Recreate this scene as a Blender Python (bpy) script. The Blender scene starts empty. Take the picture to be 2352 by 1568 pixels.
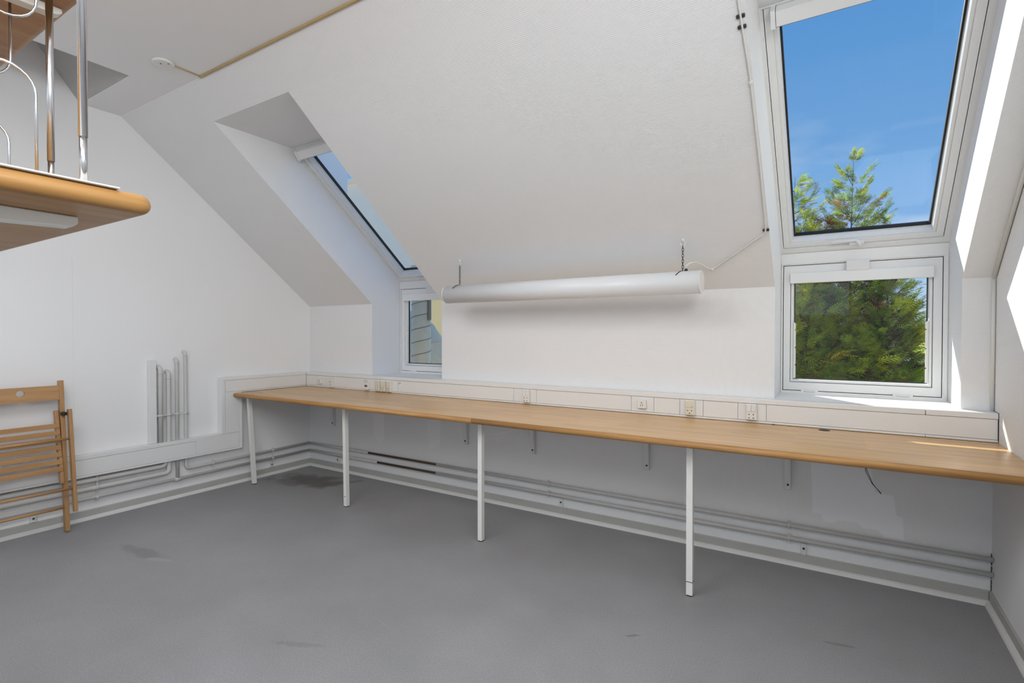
import bpy, bmesh, math, random
import numpy as np
from mathutils import Vector, Matrix
random.seed(7); rng = np.random.default_rng(7)
SC = bpy.context.scene
COL = SC.collection

# ------------------------------------------------------------------ camera
CAM = Vector((4.2911, -3.2118, 1.25)); YAW, PITCH, ROLL, FPX = 0.5584, -0.0149, 0.0009, 1197.73
fw = Vector((-math.sin(YAW)*math.cos(PITCH), math.cos(YAW)*math.cos(PITCH), math.sin(PITCH)))
rt0 = Vector((math.cos(YAW), math.sin(YAW), 0)); up0 = rt0.cross(fw)
rt = rt0*math.cos(ROLL) + up0*math.sin(ROLL); up = -rt0*math.sin(ROLL) + up0*math.cos(ROLL)
cd = bpy.data.cameras.new('camera'); cam = bpy.data.objects.new('camera', cd); COL.objects.link(cam)
cd.sensor_fit = 'HORIZONTAL'; cd.sensor_width = 36.0; cd.lens = FPX/2352*36.0
cd.shift_y = 2.28/2352; cd.clip_start = 0.02; cd.clip_end = 300
cam.matrix_world = Matrix(((rt.x, up.x, -fw.x, CAM.x), (rt.y, up.y, -fw.y, CAM.y), (rt.z, up.z, -fw.z, CAM.z), (0, 0, 0, 1)))
SC.camera = cam

# ------------------------------------------------------------------ light
SC.view_settings.view_transform = 'Standard'; SC.view_settings.look = 'None'
SC.view_settings.gamma = 1.0; SC.view_settings.use_curve_mapping = False
SC.view_settings.exposure = -0.04
SC.cycles.max_bounces = 8; SC.cycles.glossy_bounces = 3; SC.cycles.transmission_bounces = 4; SC.cycles.transparent_max_bounces = 8
SC.cycles.caustics_reflective = False; SC.cycles.caustics_refractive = False
SUN_DIR = Vector((0.78, -1.0, -0.875)).normalized()
SUN_E, SKY_E = 7.0, 1.08
REAR_E = (4.0, 4.0); SIDE_E = 50.0; ROOF_E = 31.0; WELL_E = 45.0
wd = bpy.data.worlds.new('sky'); SC.world = wd; wd.use_nodes = True
nt = wd.node_tree; nt.nodes.clear()
wo = nt.nodes.new('ShaderNodeOutputWorld'); bg = nt.nodes.new('ShaderNodeBackground')
tc = nt.nodes.new('ShaderNodeTexCoord'); sx = nt.nodes.new('ShaderNodeSeparateXYZ')
ramp = nt.nodes.new('ShaderNodeValToRGB')
nt.links.new(tc.outputs['Generated'], sx.inputs[0]); nt.links.new(sx.outputs['Z'], ramp.inputs[0])
el = ramp.color_ramp.elements
el[0].position = 0.0; el[0].color = (0.58, 0.71, 0.88, 1)
el[1].position = 1.0; el[1].color = (0.035, 0.16, 0.50, 1)
for pos, c in ((0.14, (0.26, 0.47, 0.82, 1)), (0.30, (0.155, 0.37, 0.73, 1)), (0.55, (0.075, 0.27, 0.64, 1))):
    e = el.new(pos); e.color = c
# thin scattered clouds low in the sky
mp = nt.nodes.new('ShaderNodeMapping'); mp.inputs['Scale'].default_value = (2.6, 2.6, 9.0)
nz = nt.nodes.new('ShaderNodeTexNoise'); nz.inputs['Scale'].default_value = 1.7; nz.inputs['Detail'].default_value = 6
cr = nt.nodes.new('ShaderNodeValToRGB'); cr.color_ramp.elements[0].position = 0.56; cr.color_ramp.elements[1].position = 0.78
mr = nt.nodes.new('ShaderNodeMapRange'); mr.inputs[1].default_value = 0.02; mr.inputs[2].default_value = 0.42
mr.inputs[3].default_value = 0.8; mr.inputs[4].default_value = 0.0
mm = nt.nodes.new('ShaderNodeMath'); mm.operation = 'MULTIPLY'
mx = nt.nodes.new('ShaderNodeMixRGB'); mx.inputs[2].default_value = (0.80, 0.86, 0.94, 1)
L = nt.links.new
L(tc.outputs['Generated'], mp.inputs[0]); L(mp.outputs[0], nz.inputs[0]); L(nz.outputs[0], cr.inputs[0])
L(sx.outputs['Z'], mr.inputs[0]); L(cr.outputs[0], mm.inputs[0]); L(mr.outputs[0], mm.inputs[1])
L(mm.outputs[0], mx.inputs[0]); L(ramp.outputs[0], mx.inputs[1]); L(mx.outputs[0], bg.inputs[0])
bg.inputs[1].default_value = SKY_E; L(bg.outputs[0], wo.inputs[0])

sd = bpy.data.lights.new('sun', 'SUN'); sd.energy = SUN_E; sd.angle = math.radians(0.55); sd.color = (1.0, 0.95, 0.87)
so = bpy.data.objects.new('sun', sd); COL.objects.link(so); so.location = (-6, 9, 9)
so.rotation_euler = SUN_DIR.to_track_quat('-Z', 'Y').to_euler()
# daylight lamps added to brighten the room, set at unseen windows: one in the side wall, two in the rear wall
REAR_Y = -6.6
REAR_WIN = ((0.5, 2.1), (2.8, 4.5)); RWZ = (1.55, 2.6)
SIDE_WIN = (-4.6, -2.4); SWZ = (1.95, 2.62)
RLX, RLY = (3.45, 4.75), (-5.2, -3.4)      # unseen rooflight added in the flat ceiling for a fill light
def daylight(loc, d, w, h, e):
    ad = bpy.data.lights.new('window_daylight', 'AREA'); ad.shape = 'RECTANGLE'
    ad.size = w; ad.size_y = h; ad.energy = e; ad.color = (0.975, 0.985, 1.0)
    ao = bpy.data.objects.new('window_daylight', ad); COL.objects.link(ao); ao.location = loc
    ao.rotation_euler = Vector(d).to_track_quat('-Z', 'Y').to_euler()
for i, (xa, xb) in enumerate(REAR_WIN):
    daylight(((xa+xb)/2, REAR_Y+0.03, (RWZ[0]+RWZ[1])/2), (0, 1, 0), xb-xa-0.1, RWZ[1]-RWZ[0]-0.1, REAR_E[i])
daylight((4.905-0.03, sum(SIDE_WIN)/2, sum(SWZ)/2), (-1, 0, 0), 2.1, 0.6, SIDE_E)
daylight((sum(RLX)/2, sum(RLY)/2, 2.784-0.005), (0, 0, -1), 1.25, 1.75, ROOF_E)
daylight((2.5, -3.075, 2.784+0.15), (0, 0, -1), 1.4, 1.25, WELL_E)      # fill light added in the stairwell opening

# ------------------------------------------------------------------ dimensions
W = 4.905; ZK = 1.516; ZT = 0.90; A1, A2, B1, B2 = 0.8465, 1.6285, 3.9955, 4.7866
D = 0.345; TS = 0.8232; ZC = 2.784; YC = -(ZC-ZK)/TS; ZD = 0.767; TR = 0.785; ZF = 2.024
ZH = 2.630; YH = -(ZH-ZK)/TS; TD = 0.088

# ------------------------------------------------------------------ material helpers
def nodes(name):
    m = bpy.data.materials.new(name); m.use_nodes = True; t = m.node_tree
    return m, t, t.nodes['Principled BSDF'], t.links.new
def N(t, k, **kw):
    n = t.nodes.new('ShaderNode'+k)
    for a, v in kw.items(): setattr(n, a, v)
    return n
def math_n(t, op, a, b=None):
    n = N(t, 'Math', operation=op)
    for i, v in enumerate((a, b)):
        if v is None: continue
        if isinstance(v, (int, float)): n.inputs[i].default_value = v
        else: t.links.new(v, n.inputs[i])
    return n.outputs[0]
def plain(name, c, rough=0.5, metal=0.0, noise=0.0, nscale=6.0, spec=0.5, bump=0.0, bscale=200):
    m, t, p, l = nodes(name)
    p.inputs['Roughness'].default_value = rough; p.inputs['Metallic'].default_value = metal
    p.inputs['Specular IOR Level'].default_value = spec
    co = N(t, 'TexCoord')
    n = N(t, 'TexNoise'); n.inputs['Scale'].default_value = nscale; n.inputs['Detail'].default_value = 5
    l(co.outputs['Object'], n.inputs[0])
    r = N(t, 'MixRGB'); r.inputs[1].default_value = (*[v*(1-noise) for v in c], 1); r.inputs[2].default_value = (*[min(1, v*(1+noise)) for v in c], 1)
    l(n.outputs[0], r.inputs[0]); l(r.outputs[0], p.inputs['Base Color'])
    if bump:
        b = N(t, 'Bump'); b.inputs['Strength'].default_value = bump; b.inputs['Distance'].default_value = 0.002
        n2 = N(t, 'TexNoise'); n2.inputs['Scale'].default_value = bscale; l(co.outputs['Object'], n2.inputs[0])
        l(n2.outputs[0], b.inputs['Height']); l(b.outputs[0], p.inputs['Normal'])
    return m
def wallpaper(name, c, strength=0.35, period=0.0085):
    """painted glass-fibre wallpaper: a woven diamond relief"""
    m, t, p, l = nodes(name)
    p.inputs['Roughness'].default_value = 0.62; p.inputs['Specular IOR Level'].default_value = 0.3
    g = N(t, 'NewGeometry'); s = N(t, 'SeparateXYZ'); l(g.outputs['Position'], s.inputs[0])
    u = math_n(t, 'ADD', s.outputs[0], s.outputs[1]); v = math_n(t, 'MULTIPLY', s.outputs[2], 0.9)
    k = 2*math.pi/period
    a = math_n(t, 'SINE', math_n(t, 'MULTIPLY', math_n(t, 'ADD', u, v), k))
    b = math_n(t, 'SINE', math_n(t, 'MULTIPLY', math_n(t, 'SUBTRACT', u, v), k))
    h = math_n(t, 'MULTIPLY', a, b)
    n = N(t, 'TexNoise'); n.inputs['Scale'].default_value = 60; l(g.outputs['Position'], n.inputs[0])
    h = math_n(t, 'ADD', h, math_n(t, 'MULTIPLY', n.outputs[0], 1.2))
    bp = N(t, 'Bump'); bp.inputs['Strength'].default_value = strength; bp.inputs['Distance'].default_value = 0.0012
    l(h, bp.inputs['Height']); l(bp.outputs[0], p.inputs['Normal'])
    n2 = N(t, 'TexNoise'); n2.inputs['Scale'].default_value = 1.3; n2.inputs['Detail'].default_value = 4; l(g.outputs['Position'], n2.inputs[0])
    r = N(t, 'MixRGB'); r.inputs[1].default_value = (*[x*0.965 for x in c], 1); r.inputs[2].default_value = (*c, 1)
    l(n2.outputs[0], r.inputs[0]); l(r.outputs[0], p.inputs['Base Color'])
    return m
def wood(name, c1, c2, axis='X', stave=0.0, rough=0.4, scale=1.0, spec=0.5, stave_len=0.55):
    m, t, p, l = nodes(name)
    p.inputs['Roughness'].default_value = rough; p.inputs['Specular IOR Level'].default_value = spec
    g = N(t, 'NewGeometry'); mp = N(t, 'Mapping')
    sc = {'X': (1.2, 22, 22), 'Y': (22, 1.2, 22), 'Z': (22, 22, 1.2)}[axis]
    mp.inputs['Scale'].default_value = [v*scale for v in sc]
    l(g.outputs['Position'], mp.inputs[0])
    n = N(t, 'TexNoise'); n.inputs['Scale'].default_value = 2.2; n.inputs['Detail'].default_value = 8; n.inputs['Roughness'].default_value = 0.6
    l(mp.outputs[0], n.inputs[0])
    r = N(t, 'ValToRGB'); r.color_ramp.elements[0].position = 0.3; r.color_ramp.elements[1].position = 0.72
    r.color_ramp.elements[0].color = (*c1, 1); r.color_ramp.elements[1].color = (*c2, 1)
    l(n.outputs[0], r.inputs[0]); out = r.outputs[0]
    if stave:
        br = N(t, 'TexBrick'); br.inputs['Color1'].default_value = (0.86, 0.84, 0.82, 1); br.inputs['Color2'].default_value = (1.06, 1.05, 1.04, 1)
        br.inputs['Mortar'].default_value = (0.86, 0.84, 0.82, 1); br.inputs['Mortar Size'].default_value = 0.0004
        br.inputs['Scale'].default_value = 1.0; br.inputs['Brick Width'].default_value = stave_len; br.inputs['Row Height'].default_value = stave
        l(g.outputs['Position'], br.inputs[0])
        mxx = N(t, 'MixRGB', blend_type='MULTIPLY'); mxx.inputs[0].default_value = 1.0
        l(out, mxx.inputs[1]); l(br.outputs[0], mxx.inputs[2]); out = mxx.outputs[0]
    l(out, p.inputs['Base Color'])
    b = N(t, 'Bump'); b.inputs['Strength'].default_value = 0.08; b.inputs['Distance'].default_value = 0.002
    l(n.outputs[0], b.inputs['Height']); l(b.outputs[0], p.inputs['Normal'])
    return m
def glass(name):
    m, t, p, l = nodes(name); t.nodes.remove(p)
    o = t.nodes['Material Output']; tr = N(t, 'BsdfTransparent'); gl = N(t, 'BsdfGlossy'); gl.inputs['Roughness'].default_value = 0.0
    tr.inputs[0].default_value = (0.965, 0.985, 0.975, 1)
    lw = N(t, 'LayerWeight'); lw.inputs[0].default_value = 0.5; mxs = N(t, 'MixShader')
    fac = math_n(t, 'ADD', math_n(t, 'MULTIPLY', math_n(t, 'POWER', lw.outputs['Facing'], 5.0), 0.5), 0.025)
    l(fac, mxs.inputs[0]); l(tr.outputs[0], mxs.inputs[1]); l(gl.outputs[0], mxs.inputs[2]); l(mxs.outputs[0], o.inputs[0])
    return m
def floor_mat():
    m, t, p, l = nodes('floor_vinyl')
    p.inputs['Specular IOR Level'].default_value = 0.4
    g = N(t, 'NewGeometry')
    n1 = N(t, 'TexNoise'); n1.inputs['Scale'].default_value = 1.6; n1.inputs['Detail'].default_value = 6; n1.inputs['Roughness'].default_value = 0.65; l(g.outputs['Position'], n1.inputs[0])
    n2 = N(t, 'TexNoise'); n2.inputs['Scale'].default_value = 160; n2.inputs['Detail'].default_value = 3; l(g.outputs['Position'], n2.inputs[0])
    r = N(t, 'ValToRGB'); r.color_ramp.elements[0].position = 0.3; r.color_ramp.elements[1].position = 0.72
    r.color_ramp.elements[0].color = (0.285, 0.285, 0.290, 1); r.color_ramp.elements[1].color = (0.345, 0.345, 0.355, 1); l(n1.outputs[0], r.inputs[0])
    r2 = N(t, 'ValToRGB'); r2.color_ramp.elements[0].position = 0.25; r2.color_ramp.elements[1].position = 0.8
    r2.color_ramp.elements[0].color = (0.82, 0.82, 0.82, 1); r2.color_ramp.elements[1].color = (1.12, 1.12, 1.12, 1); l(n2.outputs[0], r2.inputs[0])
    mu = N(t, 'MixRGB', blend_type='MULTIPLY'); mu.inputs[0].default_value = 1; l(r.outputs[0], mu.inputs[1]); l(r2.outputs[0], mu.inputs[2])
    out = mu.outputs[0]
    # dry stains and scuffs with shapes of their own
    def blot(x, y, rx, ry, ang, col, soft, amt, ns=9.0):
        nonlocal out
        mp = N(t, 'Mapping', vector_type='TEXTURE'); mp.inputs['Location'].default_value = (x, y, 0); mp.inputs['Rotation'].default_value = (0, 0, ang); mp.inputs['Scale'].default_value = (rx, ry, 1)
        l(g.outputs['Position'], mp.inputs[0])
        ln = N(t, 'VectorMath', operation='LENGTH'); l(mp.outputs[0], ln.inputs[0])
        nn = N(t, 'TexNoise'); nn.inputs['Scale'].default_value = ns; nn.inputs['Detail'].default_value = 6; l(g.outputs['Position'], nn.inputs[0])
        f = math_n(t, 'ADD', ln.outputs['Value'], math_n(t, 'MULTIPLY', math_n(t, 'SUBTRACT', nn.outputs[0], 0.5), 1.6))
        mr = N(t, 'MapRange'); mr.inputs[1].default_value = 1.0; mr.inputs[2].default_value = 1.0-soft; mr.inputs[3].default_value = 0; mr.inputs[4].default_value = amt
        l(f, mr.inputs[0]); x2 = N(t, 'MixRGB'); l(mr.outputs[0], x2.inputs[0]); l(out, x2.inputs[1]); x2.inputs[2].default_value = (*col, 1); out = x2.outputs[0]
    blot(0.93, -1.81, 0.23, 0.055, 0.1, (0.20, 0.198, 0.20), 0.5, 0.6)
    blot(1.10, -1.81, 0.10, 0.022, 0.35, (0.36, 0.35, 0.34), 0.3, 0.7, 20)
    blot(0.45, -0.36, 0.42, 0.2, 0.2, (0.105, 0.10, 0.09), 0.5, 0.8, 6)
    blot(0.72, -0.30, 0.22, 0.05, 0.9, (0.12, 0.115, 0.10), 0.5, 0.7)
    blot(3.58, -1.12, 0.035, 0.01, 0.7, (0.17, 0.17, 0.17), 0.4, 0.7, 40)
    blot(4.31, -0.74, 0.07, 0.012, 0.2, (0.17, 0.17, 0.165), 0.4, 0.6, 40)
    blot(2.45, -1.9, 0.12, 0.02, 0.4, (0.19, 0.19, 0.19), 0.4, 0.4, 30)
    # hairline scratches
    for sx_, sy_, ln_, an_ in ((0.62, -2.08, 0.36, -0.15), (1.5, -2.15, 0.3, 0.5), (1.35, -1.45, 0.25, 0.75), (2.6, -1.6, 0.3, -0.2), (3.0, -1.2, 0.25, 0.3), (1.9, -1.1, 0.2, 0.1)):
        blot(sx_, sy_, ln_, 0.0022, an_, (0.36, 0.36, 0.37), 0.8, 0.45, 2.0)
    l(out, p.inputs['Base Color'])
    mr = N(t, 'MapRange'); mr.inputs[3].default_value = 0.40; mr.inputs[4].default_value = 0.62; l(n1.outputs[0], mr.inputs[0]); l(mr.outputs[0], p.inputs['Roughness'])
    b = N(t, 'Bump'); b.inputs['Strength'].default_value = 0.05; b.inputs['Distance'].default_value = 0.001; l(n2.outputs[0], b.inputs['Height']); l(b.outputs[0], p.inputs['Normal'])
    return m
def foliage_mat(name):
    m, t, p, l = nodes(name); a = N(t, 'VertexColor'); a.layer_name = 'tint'
    o = t.nodes['Material Output']; tl = N(t, 'BsdfTranslucent'); mxs = N(t, 'MixShader'); mxs.inputs[0].default_value = 0.55
    p.inputs['Roughness'].default_value = 0.6; p.inputs['Specular IOR Level'].default_value = 0.1
    l(a.outputs[0], p.inputs['Base Color']); l(a.outputs[0], tl.inputs[0]); l(p.outputs[0], mxs.inputs[1]); l(tl.outputs[0], mxs.inputs[2]); l(mxs.outputs[0], o.inputs[0])
    return m

M = dict(
    wall=wallpaper('wall_wallpaper', (0.87, 0.87, 0.87), 0.38, 0.0090),
    board=plain('shade_grey_lining', (0.50, 0.49, 0.47), 0.8, noise=0.05, nscale=30, bump=0.2, bscale=200),  # grey tone puts the shade of the hatch into its lining
    smooth=plain('ceiling_paint', (0.88, 0.88, 0.88), 0.7, noise=0.02, nscale=2, bump=0.05, bscale=120),
    gable=plain('gable_paint', (0.87, 0.87, 0.87), 0.65, noise=0.015, nscale=2, bump=0.12, bscale=260),
    patch=plain('fresh_paint', (0.91, 0.92, 0.94), 0.55, noise=0.03, nscale=5),
    patch2=plain('older_fresh_paint', (0.885, 0.89, 0.90), 0.55, noise=0.03, nscale=5),
    frame=plain('white_lacquer', (0.85, 0.85, 0.84), 0.30, noise=0.015, nscale=3),
    trunk=plain('white_panel', (0.80, 0.80, 0.79), 0.38, noise=0.012, nscale=3),
    pvc=plain('white_plastic', (0.80, 0.79, 0.75), 0.35, noise=0.01),
    cream=plain('cream_plastic', (0.74, 0.69, 0.55), 0.4, noise=0.02),
    lamp=plain('lamp_enamel', (0.78, 0.79, 0.80), 0.32, noise=0.01),
    pipe=plain('painted_pipe', (0.62, 0.61, 0.585), 0.5, noise=0.05, nscale=9),
    bare=plain('bare_brown_pipe', (0.075, 0.042, 0.025), 0.55, noise=0.35, nscale=25),
    skirt=plain('grey_skirting', (0.45, 0.45, 0.42), 0.5, noise=0.08, nscale=7),
    bead=plain('white_bead', (0.72, 0.72, 0.70), 0.5, noise=0.06, nscale=9),
    black=plain('black_rubber', (0.012, 0.012, 0.013), 0.5),
    gap=plain('dark_gap', (0.03, 0.03, 0.03), 0.8),
    dark=plain('dark_metal', (0.07, 0.065, 0.06), 0.45, metal=0.6),
    red=plain('red_port', (0.25, 0.02, 0.02), 0.4), grn=plain('dark_green_port', (0.01, 0.04, 0.03), 0.4),
    steel=plain('brushed_steel', (0.62, 0.63, 0.65), 0.22, metal=1.0, noise=0.05),
    zinc=plain('galvanised_reflected_tint', (0.86, 0.68, 0.45), 0.45, metal=0.15, noise=0.12, nscale=14),  # warm tint stands in for light reflected off the yellow wall
    seam=plain('duct_seam', (0.22, 0.21, 0.19), 0.5, metal=0.8),
    tan=plain('tan_plastic', (0.50, 0.36, 0.16), 0.5, noise=0.05),
    leg=plain('white_powder_coat', (0.80, 0.80, 0.76), 0.4, noise=0.02),
    brk=plain('grey_white_metal', (0.78, 0.78, 0.77), 0.42, noise=0.02),
    cable=plain('ivory_cable', (0.76, 0.75, 0.70), 0.45),
    wire=plain('dark_wire', (0.05, 0.05, 0.05), 0.5),
    chip=plain('old_plaster', (0.09, 0.075, 0.055), 0.9, noise=0.4, nscale=60),
    desk=wood('beech_worktop', (0.56, 0.325, 0.125), (0.76, 0.49, 0.225), 'X', stave=0.043, rough=0.29),
    nose=wood('worn_beech_edge', (0.33, 0.155, 0.042), (0.55, 0.30, 0.105), 'X', rough=0.45),
    chair=wood('beech_chair', (0.40, 0.215, 0.085), (0.54, 0.315, 0.14), 'Y', rough=0.42),
    chairv=wood('beech_chair_upright', (0.36, 0.19, 0.075), (0.52, 0.30, 0.13), 'Z', rough=0.42),
    tread=wood('oiled_beech_tread', (0.33, 0.155, 0.04), (0.50, 0.275, 0.09), 'Y', rough=0.38, scale=0.8),
    glass=glass('window_glass'), floor=floor_mat(),
    stucco=plain('yellow_render', (1.0, 0.76, 0.38), 0.9, noise=0.05, bump=0.2, bscale=40),
    pale=plain('pale_render', (0.98, 0.82, 0.66), 0.9, noise=0.05, bump=0.2, bscale=40),
    gravel=plain('bounce_gravel', (0.84, 0.80, 0.74), 0.95, noise=0.15, nscale=40),  # kept very pale so the added roof bounces sunlight
    rooft=plain('roof_tile', (0.25, 0.12, 0.08), 0.8, noise=0.2),
    bark=plain('bark', (0.10, 0.07, 0.05), 0.9, noise=0.4, nscale=12, bump=0.4, bscale=30),
    bounce_yard=plain('bounce_paving', (0.56, 0.50, 0.42), 0.9, noise=0.15, nscale=2),  # paled so the sunlit ground throws light up at the windows
    leaf=foliage_mat('foliage'), stick=plain('sticker_print', (0.25, 0.25, 0.27), 0.5), paper=plain('sticker_paper', (0.82, 0.82, 0.82), 0.5),
)

# ------------------------------------------------------------------ mesh helpers
class MB:
    def __init__(s): s.bm = bmesh.new()
    def box(s, a, b, bev=0.0, seg=1):
        a, b = Vector(a), Vector(b); c = (a+b)/2; e = b-a
        r = bmesh.ops.create_cube(s.bm, size=1.0); vs = r['verts']
        for v in vs: v.co = Vector((v.co.x*e.x, v.co.y*e.y, v.co.z*e.z)) + c
        if bev:
            es = list({x for v in vs for x in v.link_edges})
            bmesh.ops.bevel(s.bm, geom=es, offset=bev, segments=seg, affect='EDGES', profile=0.5)
        return s
    def obox(s, o, ux, uy, uz, a, b, bev=0.0, seg=1):
        """box in a local frame o, ux, uy, uz"""
        n0 = set(s.bm.verts); s.box(a, b, bev, seg)
        for v in s.bm.verts:
            if v not in n0: v.co = o + ux*v.co.x + uy*v.co.y + uz*v.co.z
        return s
    def prism(s, pts, vec, bev=0.0):
        """polygon (list of 3-D points) swept by vec"""
        vec = Vector(vec); p0 = [s.bm.verts.new(Vector(p)) for p in pts]; p1 = [s.bm.verts.new(Vector(p)+vec) for p in pts]
        n = len(pts); fs = [s.bm.faces.new(p0[::-1]), s.bm.faces.new(p1)]
        for i in range(n): fs.append(s.bm.faces.new((p0[i], p0[(i+1) % n], p1[(i+1) % n], p1[i])))
        bmesh.ops.recalc_face_normals(s.bm, faces=fs)
        if bev: bmesh.ops.bevel(s.bm, geom=list({e for f in fs for e in f.edges}), offset=bev, segments=2, affect='EDGES', profile=0.5)
        return s
    def tube(s, path, r, n=10, cap=True):
        path = [Vector(p) for p in path]; rs = r if isinstance(r, (list, tuple)) else [r]*len(path)
        rings = []; prev = None
        for i, p in enumerate(path):
            t = (path[min(i+1, len(path)-1)] - path[max(i-1, 0)]).normalized()
            if prev is None:
                a = t.cross(Vector((0, 0, 1)))
                if a.length < 1e-3: a = t.cross(Vector((1, 0, 0)))
                a.normalize()
            else:
                a = prev - t*prev.dot(t); a.normalize()
            prev = a; b = t.cross(a)
            rings.append([s.bm.verts.new(p + (a*math.cos(2*math.pi*k/n) + b*math.sin(2*math.pi*k/n))*rs[i]) for k in range(n)])
        for i in range(len(rings)-1):
            for k in range(n):
                f = s.bm.faces.new((rings[i][k], rings[i][(k+1) % n], rings[i+1][(k+1) % n], rings[i+1][k])); f.smooth = True
        if cap: s.bm.faces.new(rings[0][::-1]); s.bm.faces.new(rings[-1])
        return s
    def ring(s, o, ux, uy, uz, outer, inner, z0, z1, taper=0.0):
        """rectangular frame in local xy: outer/inner = (x0,y0,x1,y1), depth z0..z1, the opening widens by taper at z0"""
        def q(r, z, g=0): return [s.bm.verts.new(o + ux*x + uy*y + uz*z) for x, y in ((r[0]-g, r[1]-g), (r[2]+g, r[1]-g), (r[2]+g, r[3]+g), (r[0]-g, r[3]+g))]
        O0, O1, I0, I1 = q(outer, z0), q(outer, z1), q(inner, z0, taper), q(inner, z1)
        fs = []
        for i in range(4):
            j = (i+1) % 4
            for quad in ((O0[i], O0[j], I0[j], I0[i]), (O1[i], O1[j], I1[j], I1[i]), (O0[i], O0[j], O1[j], O1[i]), (I0[i], I0[j], I1[j], I1[i])):
                fs.append(s.bm.faces.new(quad))
        bmesh.ops.recalc_face_normals(s.bm, faces=fs)
        return s
    def build(s, name, mat, parent=None, kind=None, smooth=False, origin=None):
        bm = s.bm
        cs = np.array([v.co[:] for v in bm.verts]); lo, hi = cs.min(0), cs.max(0)
        org = Vector(origin) if origin is not None else Vector(((lo[0]+hi[0])/2, (lo[1]+hi[1])/2, lo[2]))
        for v in bm.verts: v.co -= org
        bmesh.ops.recalc_face_normals(bm, faces=bm.faces[:])
        me = bpy.data.meshes.new(name); bm.to_mesh(me); bm.free(); me.materials.append(M[mat] if isinstance(mat, str) else mat)
        if smooth:
            for p in me.polygons: p.use_smooth = True
        ob = bpy.data.objects.new(name, me); COL.objects.link(ob)
        place(ob, org, parent)
        if kind: ob['kind'] = kind
        return ob
WORLD = {}
def place(ob, org, parent):
    WORLD[ob.name] = Vector(org)
    if parent is not None:
        ob.parent = parent; ob.location = Vector(org) - WORLD[parent.name]
    else: ob.location = org
def thing(name, loc, label, cat, group=None, kind=None):
    o = bpy.data.objects.new(name, None); o.empty_display_size = 0.05; COL.objects.link(o); o.location = loc; WORLD[o.name] = Vector(loc)
    o['label'] = label; o['category'] = cat
    if group: o['group'] = group
    if kind: o['kind'] = kind
    return o
def tag(o, label, cat=None, group=None, kind=None):
    o['label'] = label
    if cat: o['category'] = cat
    if group: o['group'] = group
    if kind: o['kind'] = kind
    return o
def arc(c, a, b, r, t0, t1, n=8):
    """points on an arc about c in the plane of unit vectors a, b"""
    c, a, b = Vector(c), Vector(a), Vector(b)
    return [c + (a*math.cos(t0+(t1-t0)*i/n) + b*math.sin(t0+(t1-t0)*i/n))*r for i in range(n+1)]
X3, Y3, Z3 = Vector((1, 0, 0)), Vector((0, 1, 0)), Vector((0, 0, 1))
def slope(y): return ZK - TS*y

# ------------------------------------------------------------------ the room shell
b = MB(); b.box((-0.3, REAR_Y-0.3, -0.2), (W+0.3, 0.5, 0.0))
tag(b.build('floor', 'floor', kind='structure'), 'worn grey vinyl floor with stains and scratches', 'floor')
b = MB()
for xa, xb in ((-0.3, A1), (A2, B1), (B2, W+0.3)): b.box((xa, 0, 0), (xb, 0.46, ZK))
for xa, xb in ((A1, A2), (B1, B2)): b.box((xa, 0, 0), (xb, 0.46, 0.885))
wall_back = tag(b.build('wall_back', 'wall', kind='structure'), 'white low wall behind the desk with two window recesses', 'wall')
b = MB()
def out_z(y): return ZF + 0.11 - TR*y
for xa, xb in ((-0.3, A1), (A2, B1), (B2, W+0.3)):
    b.prism([(xa, 0, ZK), (xa, -1.9, slope(-1.9)), (xa, -1.9, out_z(-1.9)), (xa, 0.46, out_z(0.46)), (xa, 0.46, ZK)], (xb-xa, 0, 0))
for xa, xb in ((A1, A2), (B1, B2)):
    b.prism([(xa, YH, ZH), (xa, -1.9, slope(-1.9)), (xa, -1.9, out_z(-1.9)), (xa, -0.74, out_z(-0.74)), (xa, -0.74, ZH)], (xb-xa, 0, 0))
tag(b.build('ceiling_slope', 'wall', kind='structure'), 'sloping attic ceiling in white woven wallpaper with two roof window shafts', 'ceiling')
b = MB(); b.box((-0.3, REAR_Y-0.3, 0), (0, 0.46, 4.3))
wall_left = tag(b.build('wall_left', 'gable', kind='structure'), 'smooth white gable wall behind the folding chair', 'wall')
b = MB(); b.box((W, SIDE_WIN[1], 0), (W+0.3, 0.46, 4.3)); b.box((W, REAR_Y-0.3, 0), (W+0.3, SIDE_WIN[0], 4.3))
b.box((W, SIDE_WIN[0], 0), (W+0.3, SIDE_WIN[1], SWZ[0])); b.box((W, SIDE_WIN[0], SWZ[1]), (W+0.3, SIDE_WIN[1], 4.3))
wall_right = tag(b.build('wall_right', 'wall', kind='structure'), 'white textured side wall with patches of sunlight', 'wall')
b = MB()   # rear wall with two windows
xs = [-0.3] + [v for w in REAR_WIN for v in w] + [W+0.3]
for xa, xb in zip(xs[0::2], xs[1::2]): b.box((xa, REAR_Y-0.3, 0), (xb, REAR_Y, 4.3))
for xa, xb in REAR_WIN: b.box((xa, REAR_Y-0.3, 0), (xb, REAR_Y, RWZ[0])); b.box((xa, REAR_Y-0.3, RWZ[1]), (xb, REAR_Y, 4.3))
tag(b.build('wall_rear', 'gable', kind='structure'), 'white rear wall with two windows behind the viewer', 'wall')
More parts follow.
